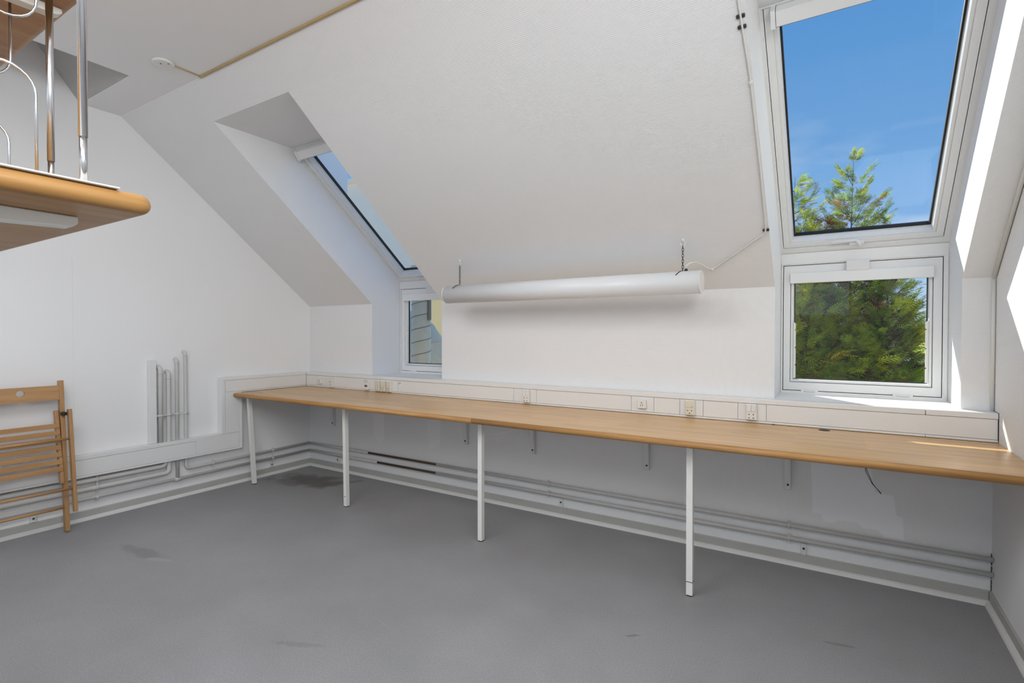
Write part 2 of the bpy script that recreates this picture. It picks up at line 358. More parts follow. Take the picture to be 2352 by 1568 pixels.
# ceiling with the hatch by the gable wall and the stairwell
HX, HY0, HY1 = 0.712, -3.0, -1.772
SX0, SX1, SY0, SY1 = 1.75, 3.25, -3.75, -2.4
b = MB(); zt = ZC+0.22
b.box((0, HY1, ZC), (HX, YC, zt)); b.box((0, REAR_Y, ZC), (HX, HY0, zt))
b.box((HX, REAR_Y, ZC), (SX0, YC, zt)); b.box((SX1, REAR_Y, ZC), (W, RLY[0], zt)); b.box((SX1, RLY[1], ZC), (W, YC, zt)); b.box((SX1, RLY[0], ZC), (RLX[0], RLY[1], zt)); b.box((RLX[1], RLY[0], ZC), (W, RLY[1], zt))
b.box((SX0, REAR_Y, ZC), (SX1, SY0, zt)); b.box((SX0, SY1, ZC), (SX1, YC, zt))
ceil = tag(b.build('ceiling', 'smooth', kind='structure'), 'flat white ceiling above the wooden stair', 'ceiling')
b = MB()   # hatch: steep lining board under the rafters and closing panels
b.prism([(0.0005, HY1-0.002, ZC+0.002), (0.0005, HY1-0.75, ZC+1.02), (0.0005, HY1-0.60, ZC+1.10), (0.0005, HY1+0.10, ZC+0.225), (0.0005, HY1-0.001, ZC+0.225)], (HX-0.001, 0, 0))
b.build('hatch_lining', 'board', ceil)
b = MB(); b.box((HX+0.0005, HY0-0.05, zt), (HX+0.05, HY1+0.3, 4.3)); b.box((0, HY0-0.05, zt), (HX, HY0, 4.3)); b.box((0, HY0, 3.72), (HX, HY1, 3.8)); b.build('hatch_side', 'gable', ceil)
b = MB(); b.box((HX-0.035, HY0, ZC+0.06), (HX-0.005, HY1-0.06, ZC+0.10)); b.build('hatch_batten', 'smooth', ceil)
b = MB()
b.box((SX0-0.05, SY0-0.05, zt), (SX0, SY1+0.05, 4.9)); b.box((SX1, SY0-0.05, zt), (SX1+0.05, SY1+0.05, 4.9))
b.box((SX0, SY0-0.05, zt), (SX1, SY0, 4.9)); b.box((SX0, SY1, zt), (SX1, SY1+0.05, 4.9)); b.box((SX0-0.05, SY0-0.05, 4.9), (SX1+0.05, SY1+0.05, 5.0))
tag(b.build('wall_stairwell', 'gable', kind='structure'), 'white stairwell lining above the ceiling opening', 'wall')

# lighter touched-up paint on the wall under the desk
def patch(name, pts, y=-0.0008):
    mat_ = 'patch' if y < -0.0007 else 'patch2'; b = MB(); b.prism([(x, y, z) for x, z in pts], (0, 0.0008, 0)); return b.build(name, mat_, wall_back)
patch('paint_patch', [(4.165, 0.725), (4.43, 0.73), (4.435, 0.60), (4.46, 0.45), (4.535, 0.445), (4.545, 0.35), (4.572, 0.345), (4.578, 0.235), (4.50, 0.232), (4.47, 0.262), (4.415, 0.26), (4.38, 0.285), (4.30, 0.28), (4.285, 0.262), (4.235, 0.262), (4.225, 0.30), (4.185, 0.30), (4.178, 0.50)])
#patch('paint_patch', [(3.14, 1.19), (3.20, 1.33), (3.31, 1.36), (3.33, 1.24), (3.30, 1.12), (3.19, 1.11)], -0.0006)
patch('paint_patch', [(0.84, 0.70), (0.99, 0.70), (0.99, 0.34), (0.93, 0.31), (0.87, 0.36)], -0.0006)
patch('paint_patch', [(1.46, 0.70), (1.62, 0.70), (1.61, 0.36), (1.50, 0.33)], -0.0006)
MB().box((0.0, -1.826, 0.47), (0.0007, -1.8245, 1.75)).build('wall_joint', 'brk', wall_left)
b = MB()   # crumbled plaster where the pipes run into the corner
for i in range(9):
    z = 0.065 + 0.02*i + random.uniform(-0.006, 0.006)
    b.prism([(W-0.001, -0.004, z), (W-0.001, -0.004-random.uniform(0.004, 0.016), z+random.uniform(0.004, 0.016)), (W-0.001, -0.003, z+0.02)], (-0.003, 0, 0))
b.build('crumbled_plaster', 'chip', wall_right)

# skirting boards with a bead at the floor
def skirting(name, a, c, nrm, label):
    a, c, nrm = Vector(a), Vector(c), Vector(nrm)
    b = MB(); v = c-a
    b.prism([a, a+nrm*0.010, a+nrm*0.010+Z3*0.062, a+nrm*0.006+Z3*0.066, a+Z3*0.066], v)
    o = b.build(name, 'skirt', kind='structure'); tag(o, label, 'baseboard')
    b = MB(); b.prism([a+nrm*0.0102, a+nrm*0.028, a+nrm*0.025+Z3*0.010, a+nrm*0.018+Z3*0.018, a+nrm*0.0102+Z3*0.022], v); b.build('bead', 'bead', o)
skirting('baseboard_back', (0.012, 0, 0), (W-0.012, 0, 0), (0, -1, 0), 'grey skirting with white bead along the wall under the desk')
skirting('baseboard_left', (0, REAR_Y, 0), (0, 0, 0), (1, 0, 0), 'grey skirting with white bead behind the folding chair')
skirting('baseboard_right', (W, REAR_Y, 0), (W, 0, 0), (-1, 0, 0), 'grey skirting with white bead along the sunlit side wall')

# ------------------------------------------------------------------ windows
TH = math.atan(TR); US = Vector((0, -math.cos(TH), math.sin(TH))); UN = Vector((0, math.sin(TH), math.cos(TH)))   # up the roof, outward
def lower_window(n, x0, x1, label):
    t = thing('window_%d' % n, ((x0+x1)/2, D, ZT), label, 'window', kind='structure')
    o = Vector((0, D, 0)); gx0, gx1, gz0, gz1 = x0+0.016, x1-0.027, 0.920, 1.664
    fr = MB().ring(o, X3, Z3, Y3, (x0, 0.895, x1, 1.737), (gx0-0.004, gz0-0.004, gx1+0.004, gz1+0.004), 0.0, 0.09).build('frame', 'frame', t)
    MB().ring(o, X3, Z3, Y3, (x0+0.004, 0.899, x1-0.004, 1.69), (gx0-0.010, gz0-0.010, gx1+0.010, gz1+0.010), -0.006, 0.001).build('frame_moulding', 'frame', t)
    MB().ring(o, X3, Z3, Y3, (gx0-0.004, gz0-0.004, gx1+0.004, gz1+0.004), (gx0+0.02, gz0+0.02, gx1-0.02, gz1-0.02), 0.03, 0.035).build('gap_seal', 'gap', t)
    ix0, ix1, iz0, iz1 = x0+0.072, x1-0.085, 0.988, 1.585
    sa = MB().ring(o, X3, Z3, Y3, (gx0, gz0, gx1, gz1), (ix0-0.018, iz0-0.018, ix1+0.018, iz1), 0.002, 0.045, 0.004).build('sash', 'frame', t)
    MB().ring(o, X3, Z3, Y3, (ix0-0.018, iz0-0.018, ix1+0.018, iz1), (ix0, iz0, ix1, iz1-0.003), 0.014, 0.05, 0.006).build('glazing_bead', 'frame', sa)
    MB().ring(o, X3, Z3, Y3, (ix0-0.004, iz0-0.004, ix1+0.004, iz1), (ix0+0.003, iz0+0.003, ix1-0.003, iz1-0.006), 0.038, 0.050).build('gasket', 'black', sa)
    MB().box((ix0-0.004, D+0.040, iz0-0.004), (ix1+0.004, D+0.046, iz1)).build('pane', 'glass', sa)
    # roller-blind cassette, handle cover, hinges, notched blind guides
    MB().box((x0+0.050, D-0.022, 1.558), (x1-0.063, D+0.0015, 1.620), 0.003).build('blind_cassette', 'frame', t)
    cx = x0+0.3875
    MB().box((cx-0.056, D-0.028, 1.615), (cx+0.056, D-0.0005, 1.677), 0.004).build('handle_cover', 'brk', t)
    for hx in (x0+0.155, x0+0.60):
        h = MB().box((hx-0.045, D-0.004, 0.907), (hx+0.045, D+0.0015, 0.926), 0.001).build('hinge', 'frame', t)
        MB().tube([(hx-0.028, D-0.006, 0.9165), (hx+0.028, D-0.006, 0.9165)], 0.004, 8).build('hinge_pin', 'frame', h)
    for gx, sg in ((ix0-0.004, 1), (ix1+0.004, -1)):
        z = iz0+0.003; prof = [(gx, z)]
        for k in range(3):
            zz = 1.07 + 0.105*k; prof += [(gx+sg*0.013, z if k == 0 else prof[-1][1]+0.0), (gx+sg*0.013, zz-0.006), (gx+sg*0.006, zz), (gx+sg*0.013, zz+0.006)] if k == 0 else [(gx+sg*0.013, zz-0.006), (gx+sg*0.006, zz), (gx+sg*0.013, zz+0.006)]
        prof += [(gx+sg*0.013, 1.318), (gx, 1.33)]
        MB().prism([(px, D+0.010, pz) for px, pz in prof], (0, 0.012, 0)).build('blind_guide', 'pvc', t)
    return t
def roof_window(n, x0, x1, label):
    o = Vector((0, 0.3615, 1.737)); s1 = 1.445
    t = thing('window_%d' % n, ((x0+x1)/2, 0.36, 1.737), label, 'window', kind='structure')
    gx0, gx1, gs0, gs1 = x0+0.017, x1-0.030, 0.052, 1.436
    MB().ring(o, X3, US, UN, (x0, -0.002, x1, s1), (gx0-0.003, gs0-0.003, gx1+0.003, gs1+0.003), 0.0, 0.10).build('frame', 'frame', t)
    MB().ring(o, X3, US, UN, (x0, 0.0, x1, s1), (gx0-0.009, gs0-0.009, gx1+0.009, gs1+0.003), -0.006, 0.002).build('frame_moulding', 'frame', t)
    MB().ring(o, X3, US, UN, (gx0-0.003, gs0-0.003, gx1+0.003, gs1+0.003), (gx0+0.02, gs0+0.02, gx1-0.02, gs1-0.02), 0.035, 0.04).build('gap_seal', 'gap', t)
    ix0, ix1, is0, is1 = x0+0.071, x1-0.084, 0.095, 1.385
    sa = MB().ring(o, X3, US, UN, (gx0, gs0, gx1, gs1), (ix0-0.020, is0-0.012, ix1+0.020, is1+0.01), 0.002, 0.05, 0.003).build('sash', 'frame', t)
    MB().ring(o, X3, US, UN, (ix0-0.022, is0-0.014, ix1+0.022, is1+0.012), (ix0, is0, ix1, is1), 0.012, 0.075, 0.008).build('glazing_bead', 'frame', sa)
    MB().ring(o, X3, US, UN, (ix0-0.006, is0-0.006, ix1+0.006, is1+0.006), (ix0+0.006, is0+0.007, ix1-0.006, is1-0.006), 0.055, 0.075).build('gasket', 'black', sa)
    MB().obox(o, X3, US, UN, (ix0-0.004, is0-0.004, 0.060), (ix1+0.004, is1+0.004, 0.068)).build('pane', 'glass', sa)
    # top ventilation bar with grey lip, end plates, bottom handle
    br = MB().prism([o+X3*(x0+0.066)+US*s+UN*nn for s, nn in ((1.372, -0.055), (1.376, -0.062), (1.43, -0.045), (1.438, 0.0), (1.385, 0.0))], X3*(x1-x0-0.145)).build('ventilation_bar', 'frame', t)
    MB().prism([o+X3*(x0+0.066)+US*s+UN*nn for s, nn in ((1.366, -0.045), (1.371, -0.056), (1.386, -0.001), (1.376, -0.001))], X3*(x1-x0-0.145)).build('bar_lip', 'skirt', br)
    for hx in (x0+0.046, x1-0.075):
        MB().prism([o+X3*hx+US*s+UN*nn for s, nn in ((1.362, -0.052), (1.372, -0.066), (1.436, -0.048), (1.440, 0.0), (1.372, 0.0))], X3*0.018).build('bar_end', 'frame', br)
    hx = x0+0.335
    hd = MB().obox(o, X3, US, UN, (hx-0.075, 0.088, -0.028), (hx+0.045, 0.102, -0.014), 0.005, 2).build('handle', 'frame', t)
    MB().obox(o, X3, US, UN, (hx+0.010, 0.055, -0.020), (hx+0.080, 0.074, 0.003), 0.004, 2).build('handle_base', 'frame', hd)
    MB().tube([o+X3*(hx+0.040)+US*0.096-UN*0.021, o+X3*(hx+0.056)+US*0.080-UN*0.024, o+X3*(hx+0.060)+US*0.060-UN*0.020, o+X3*(hx+0.058)+US*0.046-UN*0.012], [0.008, 0.011, 0.011, 0.008], 10).build('handle_neck', 'frame', hd)
    return t
lower_window(1, A1, A2, 'small white window at left with metal ducts outside')
lower_window(2, B1, B2, 'square white window at right filled by the conifer outside')
roof_window(3, A1, A2, 'tall white roof window at left, mostly hidden in its shaft')
roof_window(4, B1, B2, 'tall white roof window at right showing blue sky')
for i, (xa, xb) in enumerate(REAR_WIN):
    t = thing('window_%d' % (5+i), ((xa+xb)/2, REAR_Y-0.1, RWZ[0]), ['white window in the rear wall, nearer the gable', 'white window in the rear wall, nearer the sunlit side wall'][i], 'window', kind='structure')
    o = Vector((0, REAR_Y-0.16, 0))
    MB().ring(o, X3, Z3, Y3, (xa, RWZ[0], xb, RWZ[1]), (xa+0.06, RWZ[0]+0.06, xb-0.06, RWZ[1]-0.06), 0, 0.07).build('frame', 'frame', t)
    MB().box((xa+0.05, REAR_Y-0.13, RWZ[0]+0.05), (xb-0.05, REAR_Y-0.122, RWZ[1]-0.05)).build('pane', 'glass', t)
    MB().box(((xa+xb)/2-0.03, REAR_Y-0.16, RWZ[0]+0.06), ((xa+xb)/2+0.03, REAR_Y-0.1, RWZ[1]-0.06), 0.004).build('mullion', 'frame', t)
t = thing('window_7', (W+0.1, sum(SIDE_WIN)/2, SWZ[0]), 'unseen white window in the side wall behind the viewer, added for fill light', 'window', kind='structure')  # added opening, only there to hold the side fill light
MB().ring(Vector((W+0.16, 0, 0)), Y3, Z3, X3, (SIDE_WIN[0], SWZ[0], SIDE_WIN[1], SWZ[1]), (SIDE_WIN[0]+0.06, SWZ[0]+0.06, SIDE_WIN[1]-0.06, SWZ[1]-0.06), -0.07, 0).build('frame', 'frame', t)
MB().box((W+0.122, SIDE_WIN[0]+0.05, SWZ[0]+0.05), (W+0.13, SIDE_WIN[1]-0.05, SWZ[1]-0.05)).build('pane', 'glass', t)
t = thing('window_8', (sum(RLX)/2, sum(RLY)/2, ZC), 'unseen flat white rooflight in the ceiling behind the viewer, added for fill light', 'window', kind='structure')  # added opening, only there to hold the overhead fill light
MB().ring(Vector((0, 0, 0)), X3, Y3, Z3, (RLX[0], RLY[0], RLX[1], RLY[1]), (RLX[0]+0.05, RLY[0]+0.05, RLX[1]-0.05, RLY[1]-0.05), ZC+0.08, ZC+0.15).build('frame', 'frame', t)
MB().box((RLX[0]+0.04, RLY[0]+0.04, ZC+0.11), (RLX[1]-0.04, RLY[1]-0.04, ZC+0.118)).build('pane', 'glass', t)
# sills
for xa, xb, lb in ((A1, A2, 'glossy white sill board of the left window recess'), (B1, B2, 'glossy white sill board of the right window recess')):
    o = MB().box((xa, -0.001, 0.885), (xb, D+0.02, ZT), 0.001).build('window_sill', 'frame', kind='structure'); tag(o, lb, 'sill')

# ------------------------------------------------------------------ installation trunking
LT = 0.065
tr = thing('cable_trunking', (W/2, 0, ZD), 'long white installation trunking above the desk along the window wall', 'trunking')
MB().box((LT+0.002, -0.080, ZD+0.003), (W-0.001, -0.001, 0.872)).build('body', 'trunk', tr)
for xa, xb in ((LT+0.003, 4.645), (4.647, W-0.001)): MB().box((xa, -TD-0.004, 0.8735), (xb, -0.001, ZT), 0.003, 2).build('top_cap', 'trunk', tr)
for xa, xb in ((LT+0.003, 4.645), (4.647, W-0.001)): MB().box((xa, -TD-0.002, ZD+0.002), (xb, -0.0805, ZD+0.0125), 0.001).build('bottom_lip', 'trunk', tr)
seams = [LT, 0.217, 0.345, 0.625, 1.235, 2.354, 2.538, 3.211, 3.352, 3.505, 3.637, 3.823, 3.966, W-0.002]
for xa, xb in zip(seams[:-1], seams[1:]): MB().box((xa+0.001, -TD, ZD+0.0145), (xb-0.001, -0.0805, 0.872), 0.0006).build('cover_panel', 'trunk', tr)
MB().box((W-0.0025, -TD-0.004, ZD+0.002), (W-0.0005, -0.001, ZT+0.001)).build('end_seal', 'gap', tr)
t2 = thing('cable_trunking', (LT/2, -1.8, 0.30), 'white stepped installation trunking on the gable wall beside the folding chair', 'trunking')
yL = -0.882; YR = -0.712
MB().box((0.001, yL, ZD+0.003), (LT-0.005, -0.001, 0.895)).build('upper_body', 'trunk', t2)
MB().box((0.001, yL+0.001, ZT-0.025), (LT+0.002, -TD-0.006, ZT), 0.002).build('top_cap', 'trunk', t2)
MB().box((0.001, yL, 0.4405), (LT-0.004, YR, ZD+0.003)).build('upright_body', 'trunk', t2)
MB().box((0.001, yL-0.001, 0.44), (LT+0.001, yL+0.028, 0.894), 0.002).build('side_cap', 'trunk', t2)
MB().box((0.001, YR-0.025, 0.302), (LT+0.001, YR+0.001, ZD-0.04), 0.002).build('side_cap', 'trunk', t2)
MB().box((0.001, REAR_Y+1.2, 0.302), (LT-0.005, YR-0.001, 0.4400)).build('lower_body', 'trunk', t2)
MB().box((0.001, REAR_Y+1.2, 0.420), (LT+0.001, yL-0.0015, 0.447), 0.002).build('top_cap', 'trunk', t2)
MB().box((0.001, REAR_Y+1.2, 0.300), (LT+0.001, YR-0.0255, 0.314), 0.002).build('bottom_cap', 'trunk', t2)
for a, c in (((yL+0.03, ZD+0.016), (-TD-0.006, 0.8735)), ((yL+0.03, 0.4425), (YR-0.027, ZD+0.013)), ((yL-0.2, 0.316), (YR-0.027, 0.439)), ((-3.9, 0.316), (yL-0.203, 0.4185))):
    MB().box((LT-0.006, a[0], a[1]), (LT, c[0], c[1]), 0.0006).build('cover_panel', 'trunk', t2)

# ------------------------------------------------------------------ sockets on the trunking
def dots(b, pts, r, y0, y1):
    for x, z in pts: b.tube([(x, y0, z), (x, y1, z)], r, 10)
    return b
def socket(x, z, w, h, label, cat, kind, cream=False, group='wall outlets on the trunking'):
    yb = -TD-0.0005; yf = yb-0.021
    t = thing('wall_socket', (x, yb, z-h/2), label, cat, group)
    MB().box((x-w/2, yf, z-h/2), (x+w/2, yb, z+h/2), 0.003, 2).build('housing', 'pvc', t)
    m = 'cream' if cream else 'pvc'
    if kind in ('four', 'earth', 'four_single'):
        if kind == 'four':
            for s in (-1, 1): MB().box((x+s*0.0115-0.0105, yf-0.004, z+0.003), (x+s*0.0115+0.0105, yf+0.001, z+h/2-0.004), 0.001).build('rocker_switch', m, t)
        else: MB().box((x-w/2+0.004, yf-0.004, z+0.003), (x+w/2-0.004, yf+0.001, z+h/2-0.004), 0.001).build('rocker_switch', m, t)
        f = MB().box((x-w/2+0.004, yf-0.003, z-h/2+0.004), (x+w/2-0.004, yf+0.001, z+0.001), 0.001).build('socket_face', m, t)
        pts = [(x-0.011, z-0.012), (x+0.011, z-0.012), (x-0.011, z-0.031), (x+0.011, z-0.031)] if kind != 'earth' else [(x-0.011, z-0.016), (x+0.011, z-0.016), (x, z-0.031)]
        for px, pz in pts: dots(MB(), [(px, pz)], 0.0032, yf-0.0036, yf-0.001).build('pin_hole', 'black', f)
        if kind != 'four': MB().box((x+0.010, yf-0.0045, z+0.007), (x+0.017, yf-0.0035, z+0.009)).build('switch_mark', 'dark', t)
    elif kind in ('phone', 'phone_tall'):
        zz = z if kind == 'phone' else z-0.018
        if kind == 'phone_tall': MB().box((x-w/2+0.002, yf-0.0006, z+0.004), (x+w/2-0.002, yf+0.001, z+0.006)).build('joint_line', 'dark', t)
        for dx, dz, ww, hh in ((0, 0.010, 0.009, 0.004), (-0.006, -0.006, 0.0025, 0.012), (0.006, -0.006, 0.0025, 0.012)):
            MB().box((x+dx-ww/2, yf-0.0008, zz+dz-hh/2), (x+dx+ww/2, yf+0.001, zz+dz+hh/2)).build('contact_slot', 'dark', t)
    elif kind == 'data':
        MB().ring(Vector((0, yf, 0)), X3, Z3, Y3, (x-0.019, z+0.018, x+0.019, z+0.038), (x-0.016, z+0.021, x+0.016, z+0.035), -0.001, 0.001).build('name_frame', 'skirt', t)
        MB().box((x-0.015, yf-0.001, z-0.022), (x-0.002, yf+0.001, z-0.004)).build('data_port', 'grn', t)
        MB().box((x+0.002, yf-0.001, z-0.022), (x+0.015, yf+0.001, z-0.004)).build('data_port', 'red', t)
    return t
socket(0.272, 0.827, 0.052, 0.052, 'square white telephone outlet on the trunking nearest the gable wall', 'socket', 'phone')
socket(0.428, 0.822, 0.050, 0.085, 'tall white telephone outlet, second from the gable wall', 'socket', 'phone_tall')
socket(0.887, 0.826, 0.050, 0.088, 'tall white data outlet with a black and a red port', 'socket', 'data')
socket(1.018, 0.821, 0.052, 0.088, 'cream switched socket with four holes, left of a row of three', 'socket', 'four_single', True)
socket(1.0835, 0.821, 0.052, 0.088, 'cream switched socket, middle of the row of three', 'socket', 'earth', True)
socket(1.149, 0.821, 0.052, 0.088, 'cream switched socket, right of the row of three', 'socket', 'earth', True)
socket(2.465, 0.826, 0.052, 0.088, 'white four-hole socket with two rockers below the left end of the hanging lamp', 'socket', 'four')
socket(3.282, 0.828, 0.052, 0.050, 'square white telephone outlet between two sockets on the right half of the trunking', 'socket', 'phone')
socket(3.567, 0.828, 0.054, 0.088, 'white socket with one large rocker and yellowed three-hole face', 'socket', 'earth', True)
socket(3.894, 0.828, 0.054, 0.088, 'white four-hole socket with two rockers nearest the right window', 'socket', 'four')
st = MB().box((1.24, -TD-0.0016, 0.835), (1.31, -TD-0.0002, 0.862)).build('sticker', 'paper'); tag(st, 'small white printed sticker on the trunking right of the cream sockets', 'sticker')
for k, (ww, zz) in enumerate(((0.034, 0.857), (0.026, 0.851), (0.018, 0.845))): MB().box((1.243, -TD-0.0021, zz-0.0015), (1.243+ww, -TD-0.0012, zz+0.0015)).build('print_line', 'stick', st)

# ------------------------------------------------------------------ desk
dk = thing('built_in_desk', (W/2, -0.4, 0.0), 'long beech worktop desk with white metal legs along the window wall', 'desk')
def worktop(xa, xb, lround):
    yf, yb = -0.795, -0.0015; zt0, zt1 = ZD-0.032, ZD; r = 0.016
    prof = [(yb, zt0), (yb, zt1), (yf+r, zt1)]
    prof_n = [(yf+r-r*math.sin(a), ZD-r+r*math.cos(a)) for a in [math.pi*i/10 for i in range(11)]]
    b = MB(); b.prism([(xa, y, z) for y, z in [(yb, zt0), (yb, zt1), (yf+r, zt1), (yf+r, zt0)]], (xb-xa, 0, 0))
    sec = b.build('worktop_section', 'desk', dk)
    b = MB(); n = len(prof_n); xs_ = [xa, xb]
    rings = []
    st = [(xa+0.0, 0.0)]
    if lround:   # rounded left front corner
        st = [(xa+0.014*(1-math.cos(a)), 0.014*(1-math.sin(a))) for a in [math.pi/2*i/5 for i in range(6)]]
    else: st = [(xa, 0.0)]
    for x, dy in st + [(xb, 0.0)]:
        rings.append([b.bm.verts.new((x, min(y+dy, yf+r), z)) for y, z in prof_n])
    for i in range(len(rings)-1):
        for k in range(n-1):
            f = b.bm.faces.new((rings[i][k], rings[i][k+1], rings[i+1][k+1], rings[i+1][k])); f.smooth = True
    b.bm.faces.new(rings[0]); b.bm.faces.new(rings[-1][::-1])
    for i in range(len(rings)-1): b.bm.faces.new((rings[i][0], rings[i+1][0], rings[i+1][-1], rings[i][-1]))
    nb = b.build('rounded_front_edge', 'nose', sec)
    return sec
worktop(LT+0.003, 2.4995, True); sec2 = worktop(2.5005, W-0.001, False)
# cable hole and a small dark chip near the back edge
tb = MB().tube([(4.237, -0.135, ZD-0.001), (4.237, -0.135, ZD+0.0008)], 0.026, 20); tb.build('cable_hole', 'gap', sec2)
MB().tube([(4.001, -0.096, ZD-0.001), (4.001, -0.096, ZD+0.004)], [0.008, 0.003], 8).build('dark_chip', 'gap', sec2)
legs = [((0.128, -0.690), (0.160, -0.668)), ((1.262, -0.650), (1.270, -0.645)), ((2.466, -0.643), (2.466, -0.643)), ((3.697, -0.650), (3.699, -0.650))]
for i, ((tx, ty), (fx, fy)) in enumerate(legs):
    s = 0.0145; bt = Vector((fx, fy, 0.006)); tp = Vector((tx, ty, ZD-0.0335)); b = MB()
    b.prism([bt+Vector((a*s, c*s, 0)) for a, c in ((-1, -1), (1, -1), (1, 1), (-1, 1))], tp-bt)
    lg = b.build('leg', 'leg', dk)
    MB().box((fx-0.0135, fy-0.0135, 0), (fx+0.0135, fy+0.0135, 0.0065)).build('foot_pad', 'black', lg)
    MB().box((tx-0.04, ty-0.04, ZD-0.0355), (tx+0.04, ty+0.04, ZD-0.0322)).build('mounting_plate', 'leg', lg)
    if i == 3:
        b = MB(); b.box((fx-0.0152, fy-0.0152, 0.068), (fx+0.0152, fy+0.0152, 0.071)); b.build('extension_joint', 'dark', lg)
    if i == 1:
        for k, (dz, hh) in enumerate(((0.16, 0.05), (0.105, 0.006), (0.075, 0.004))):
            MB().box((fx-0.004-0.006*(k > 0), fy-0.0150, dz-hh/2), (fx+0.001+0.006*(k > 0), fy-0.0140, dz+hh/2)).build('scuff_mark', 'dark', lg)
for bx in (0.348, 1.876, 2.469, 3.287, 4.066):
    b = MB(); z1 = ZD-0.0325
    b.prism([(bx-0.016, -0.0005, 0.41), (bx-0.016, -0.012, 0.404), (bx-0.016, -0.022, 0.412), (bx-0.016, -0.055, z1), (bx-0.016, -0.0005, z1)], (0.032, 0, 0), 0.0015)
    br = b.build('bracket', 'brk', dk)
    MB().box((bx-0.014, -0.52, z1-0.022), (bx+0.014, -0.05, z1), 0.001).build('bracket_arm', 'brk', br)
    MB().tube([(bx+0.002, -0.020, 0.437), (bx+0.002, -0.0285, 0.437)], 0.006, 10).build('screw', 'dark', br)
b = MB()
for k in range(2):
    b.tube([(4.402+0.004*k, -0.12, ZD-0.033), (4.404+0.003*k, -0.12, ZD-0.12-0.02*k), (4.414+0.007*k, -0.12, ZD-0.19), (4.440+0.003*k, -0.12, ZD-0.245), (4.476, -0.12, ZD-0.285-0.004*k)], 0.0016, 6)
wr = b.build('loose_wire', 'wire'); tag(wr, 'thin dark loose wire dangling below the right part of the desk', 'wire')

# ------------------------------------------------------------------ heating pipes
hp = thing('heating_pipes', (2.4, -0.04, 0.1), 'pair of painted heating pipes along the wall under the desk', 'pipes')
def pipe_run(y, z, r, bare):
    xs2 = [0.028, bare[0], bare[1], W-0.002]
    for k in range(3):
        MB().tube([(xs2[k], y, z), (xs2[k+1], y, z)], r if k != 1 else r*0.82, 12).build('bare_pipe_section' if k == 1 else 'pipe', 'bare' if k == 1 else 'pipe', hp)
pipe_run(-0.034, 0.221, 0.0115, (0.835, 1.605)); pipe_run(-0.034, 0.152, 0.0115, (0.945, 1.600))
def clamp(x, y, z, r, parent, ax='x'):
    b = MB()
    if ax == 'x':
        b.tube([(x-0.008, y, z), (x+0.008, y, z)], r+0.003, 12); b.box((x-0.006, y, z-0.004), (x+0.006, -0.0005, z+0.004)); b.box((x-0.006, y-0.003, z+r), (x+0.006, y+0.006, z+r+0.012), 0.001); b.box((x-0.006, y-0.003, z-r-0.012), (x+0.006, y+0.006, z-r), 0.001)
    elif ax == 'y':
        b.tube([(x, y-0.008, z), (x, y+0.008, z)], r+0.003, 12); b.box((0.0005, y-0.006, z-0.004), (x, y+0.006, z+0.004)); b.box((x-0.006, y-0.006, z+r), (x+0.003, y+0.006, z+r+0.012), 0.001); b.box((x-0.006, y-0.006, z-r-0.012), (x+0.003, y+0.006, z-r), 0.001)
    else:
        b.tube([(x, y, z-0.008), (x, y, z+0.008)], r+0.003, 12); b.box((0.0005, y-0.004, z-0.005), (x, y+0.004, z+0.005)); b.box((x-0.004, y-r-0.012, z-0.006), (x+0.005, y-r, z+0.006), 0.001); b.box((x-0.004, y+r, z-0.006), (x+0.005, y+r+0.012, z+0.006), 0.001)
    return b.build('clamp', 'pipe', parent)
for cx in (0.53, 2.604, 4.076):
    for z in (0.221, 0.152): clamp(cx, -0.034, z, 0.0115, hp)
lp = thing('riser_pipes', (0.03, -1.2, 0.1), 'group of painted pipes on the gable wall passing behind the white trunking', 'pipes')
XP = 0.031
def bend(y0, z0, z1, r, ydir=-1):
    """horizontal run at z0 ending in a bend upward at y0"""
    R_ = 0.028; c = (XP, y0+ydir*R_, z0+R_)
    return arc(c, (0, -ydir, 0), (0, 0, -1), R_, math.pi/2, 0, 6)
def pbuild(path, r, nm='pipe'): return MB().tube(path, r, 12).build(nm, 'pipe', lp)
YE = REAR_Y+1.2
def top_elbow(y, zt_, r):
    R_ = 0.026; c = (XP-R_, y, zt_-R_)
    return arc(c, (1, 0, 0), (0, 0, 1), R_, 0, math.pi/2, 6) + [Vector((0.001, y, zt_))]
# pipe a (thick, upper left) and b (thick), c (thin riser on the T), d (thin, from the corner)
pbuild([(XP, YE, 0.268)] + bend(-1.285, 0.268, 0, 0.0165) + [(XP, -1.285, 0.31)], 0.0165)
pbuild([(XP, -1.318, 0.44)] + [(XP, -1.318, 0.95)] + top_elbow(-1.318, 1.005, 0.0165), 0.0165)
pbuild([(XP, YE, 0.212)] + bend(-1.262, 0.212, 0, 0.0165) + [(XP, -1.262, 0.93)] + top_elbow(-1.262, 0.970, 0.0165), 0.0160)
pbuild([(XP, -1.203, 0.15), (XP, -1.203, 1.03)] + top_elbow(-1.203, 1.065, 0.012), 0.0125)
pbuild([(XP, YE, 0.143), (XP, -0.030, 0.152)], 0.0115)
pbuild([(XP, -0.030, 0.221), (XP, -1.10, 0.216)] + list(reversed(bend(-1.141, 0.216, 0, 0.0115, 1))) [:0] + arc((XP, -1.113, 0.244), (0, 0, -1), (0, -1, 0), 0.028, 0, math.pi/2, 6) + [(XP, -1.141, 1.08)] + top_elbow(-1.141, 1.118, 0.0115), 0.0115)
MB().tube([(XP, -1.225, 0.148), (XP, -1.18, 0.148)], 0.0155, 12).build('tee_fitting', 'pipe', lp)
for y, z, r in ((-1.318, 0.960, 0.0175), (-1.262, 0.92, 0.0172), (-1.203, 1.035, 0.0137), (-1.141, 1.088, 0.0127)):
    MB().tube([(XP, y, z-0.004), (XP, y, z+0.004)], r, 12).build('coupling', 'pipe', lp)
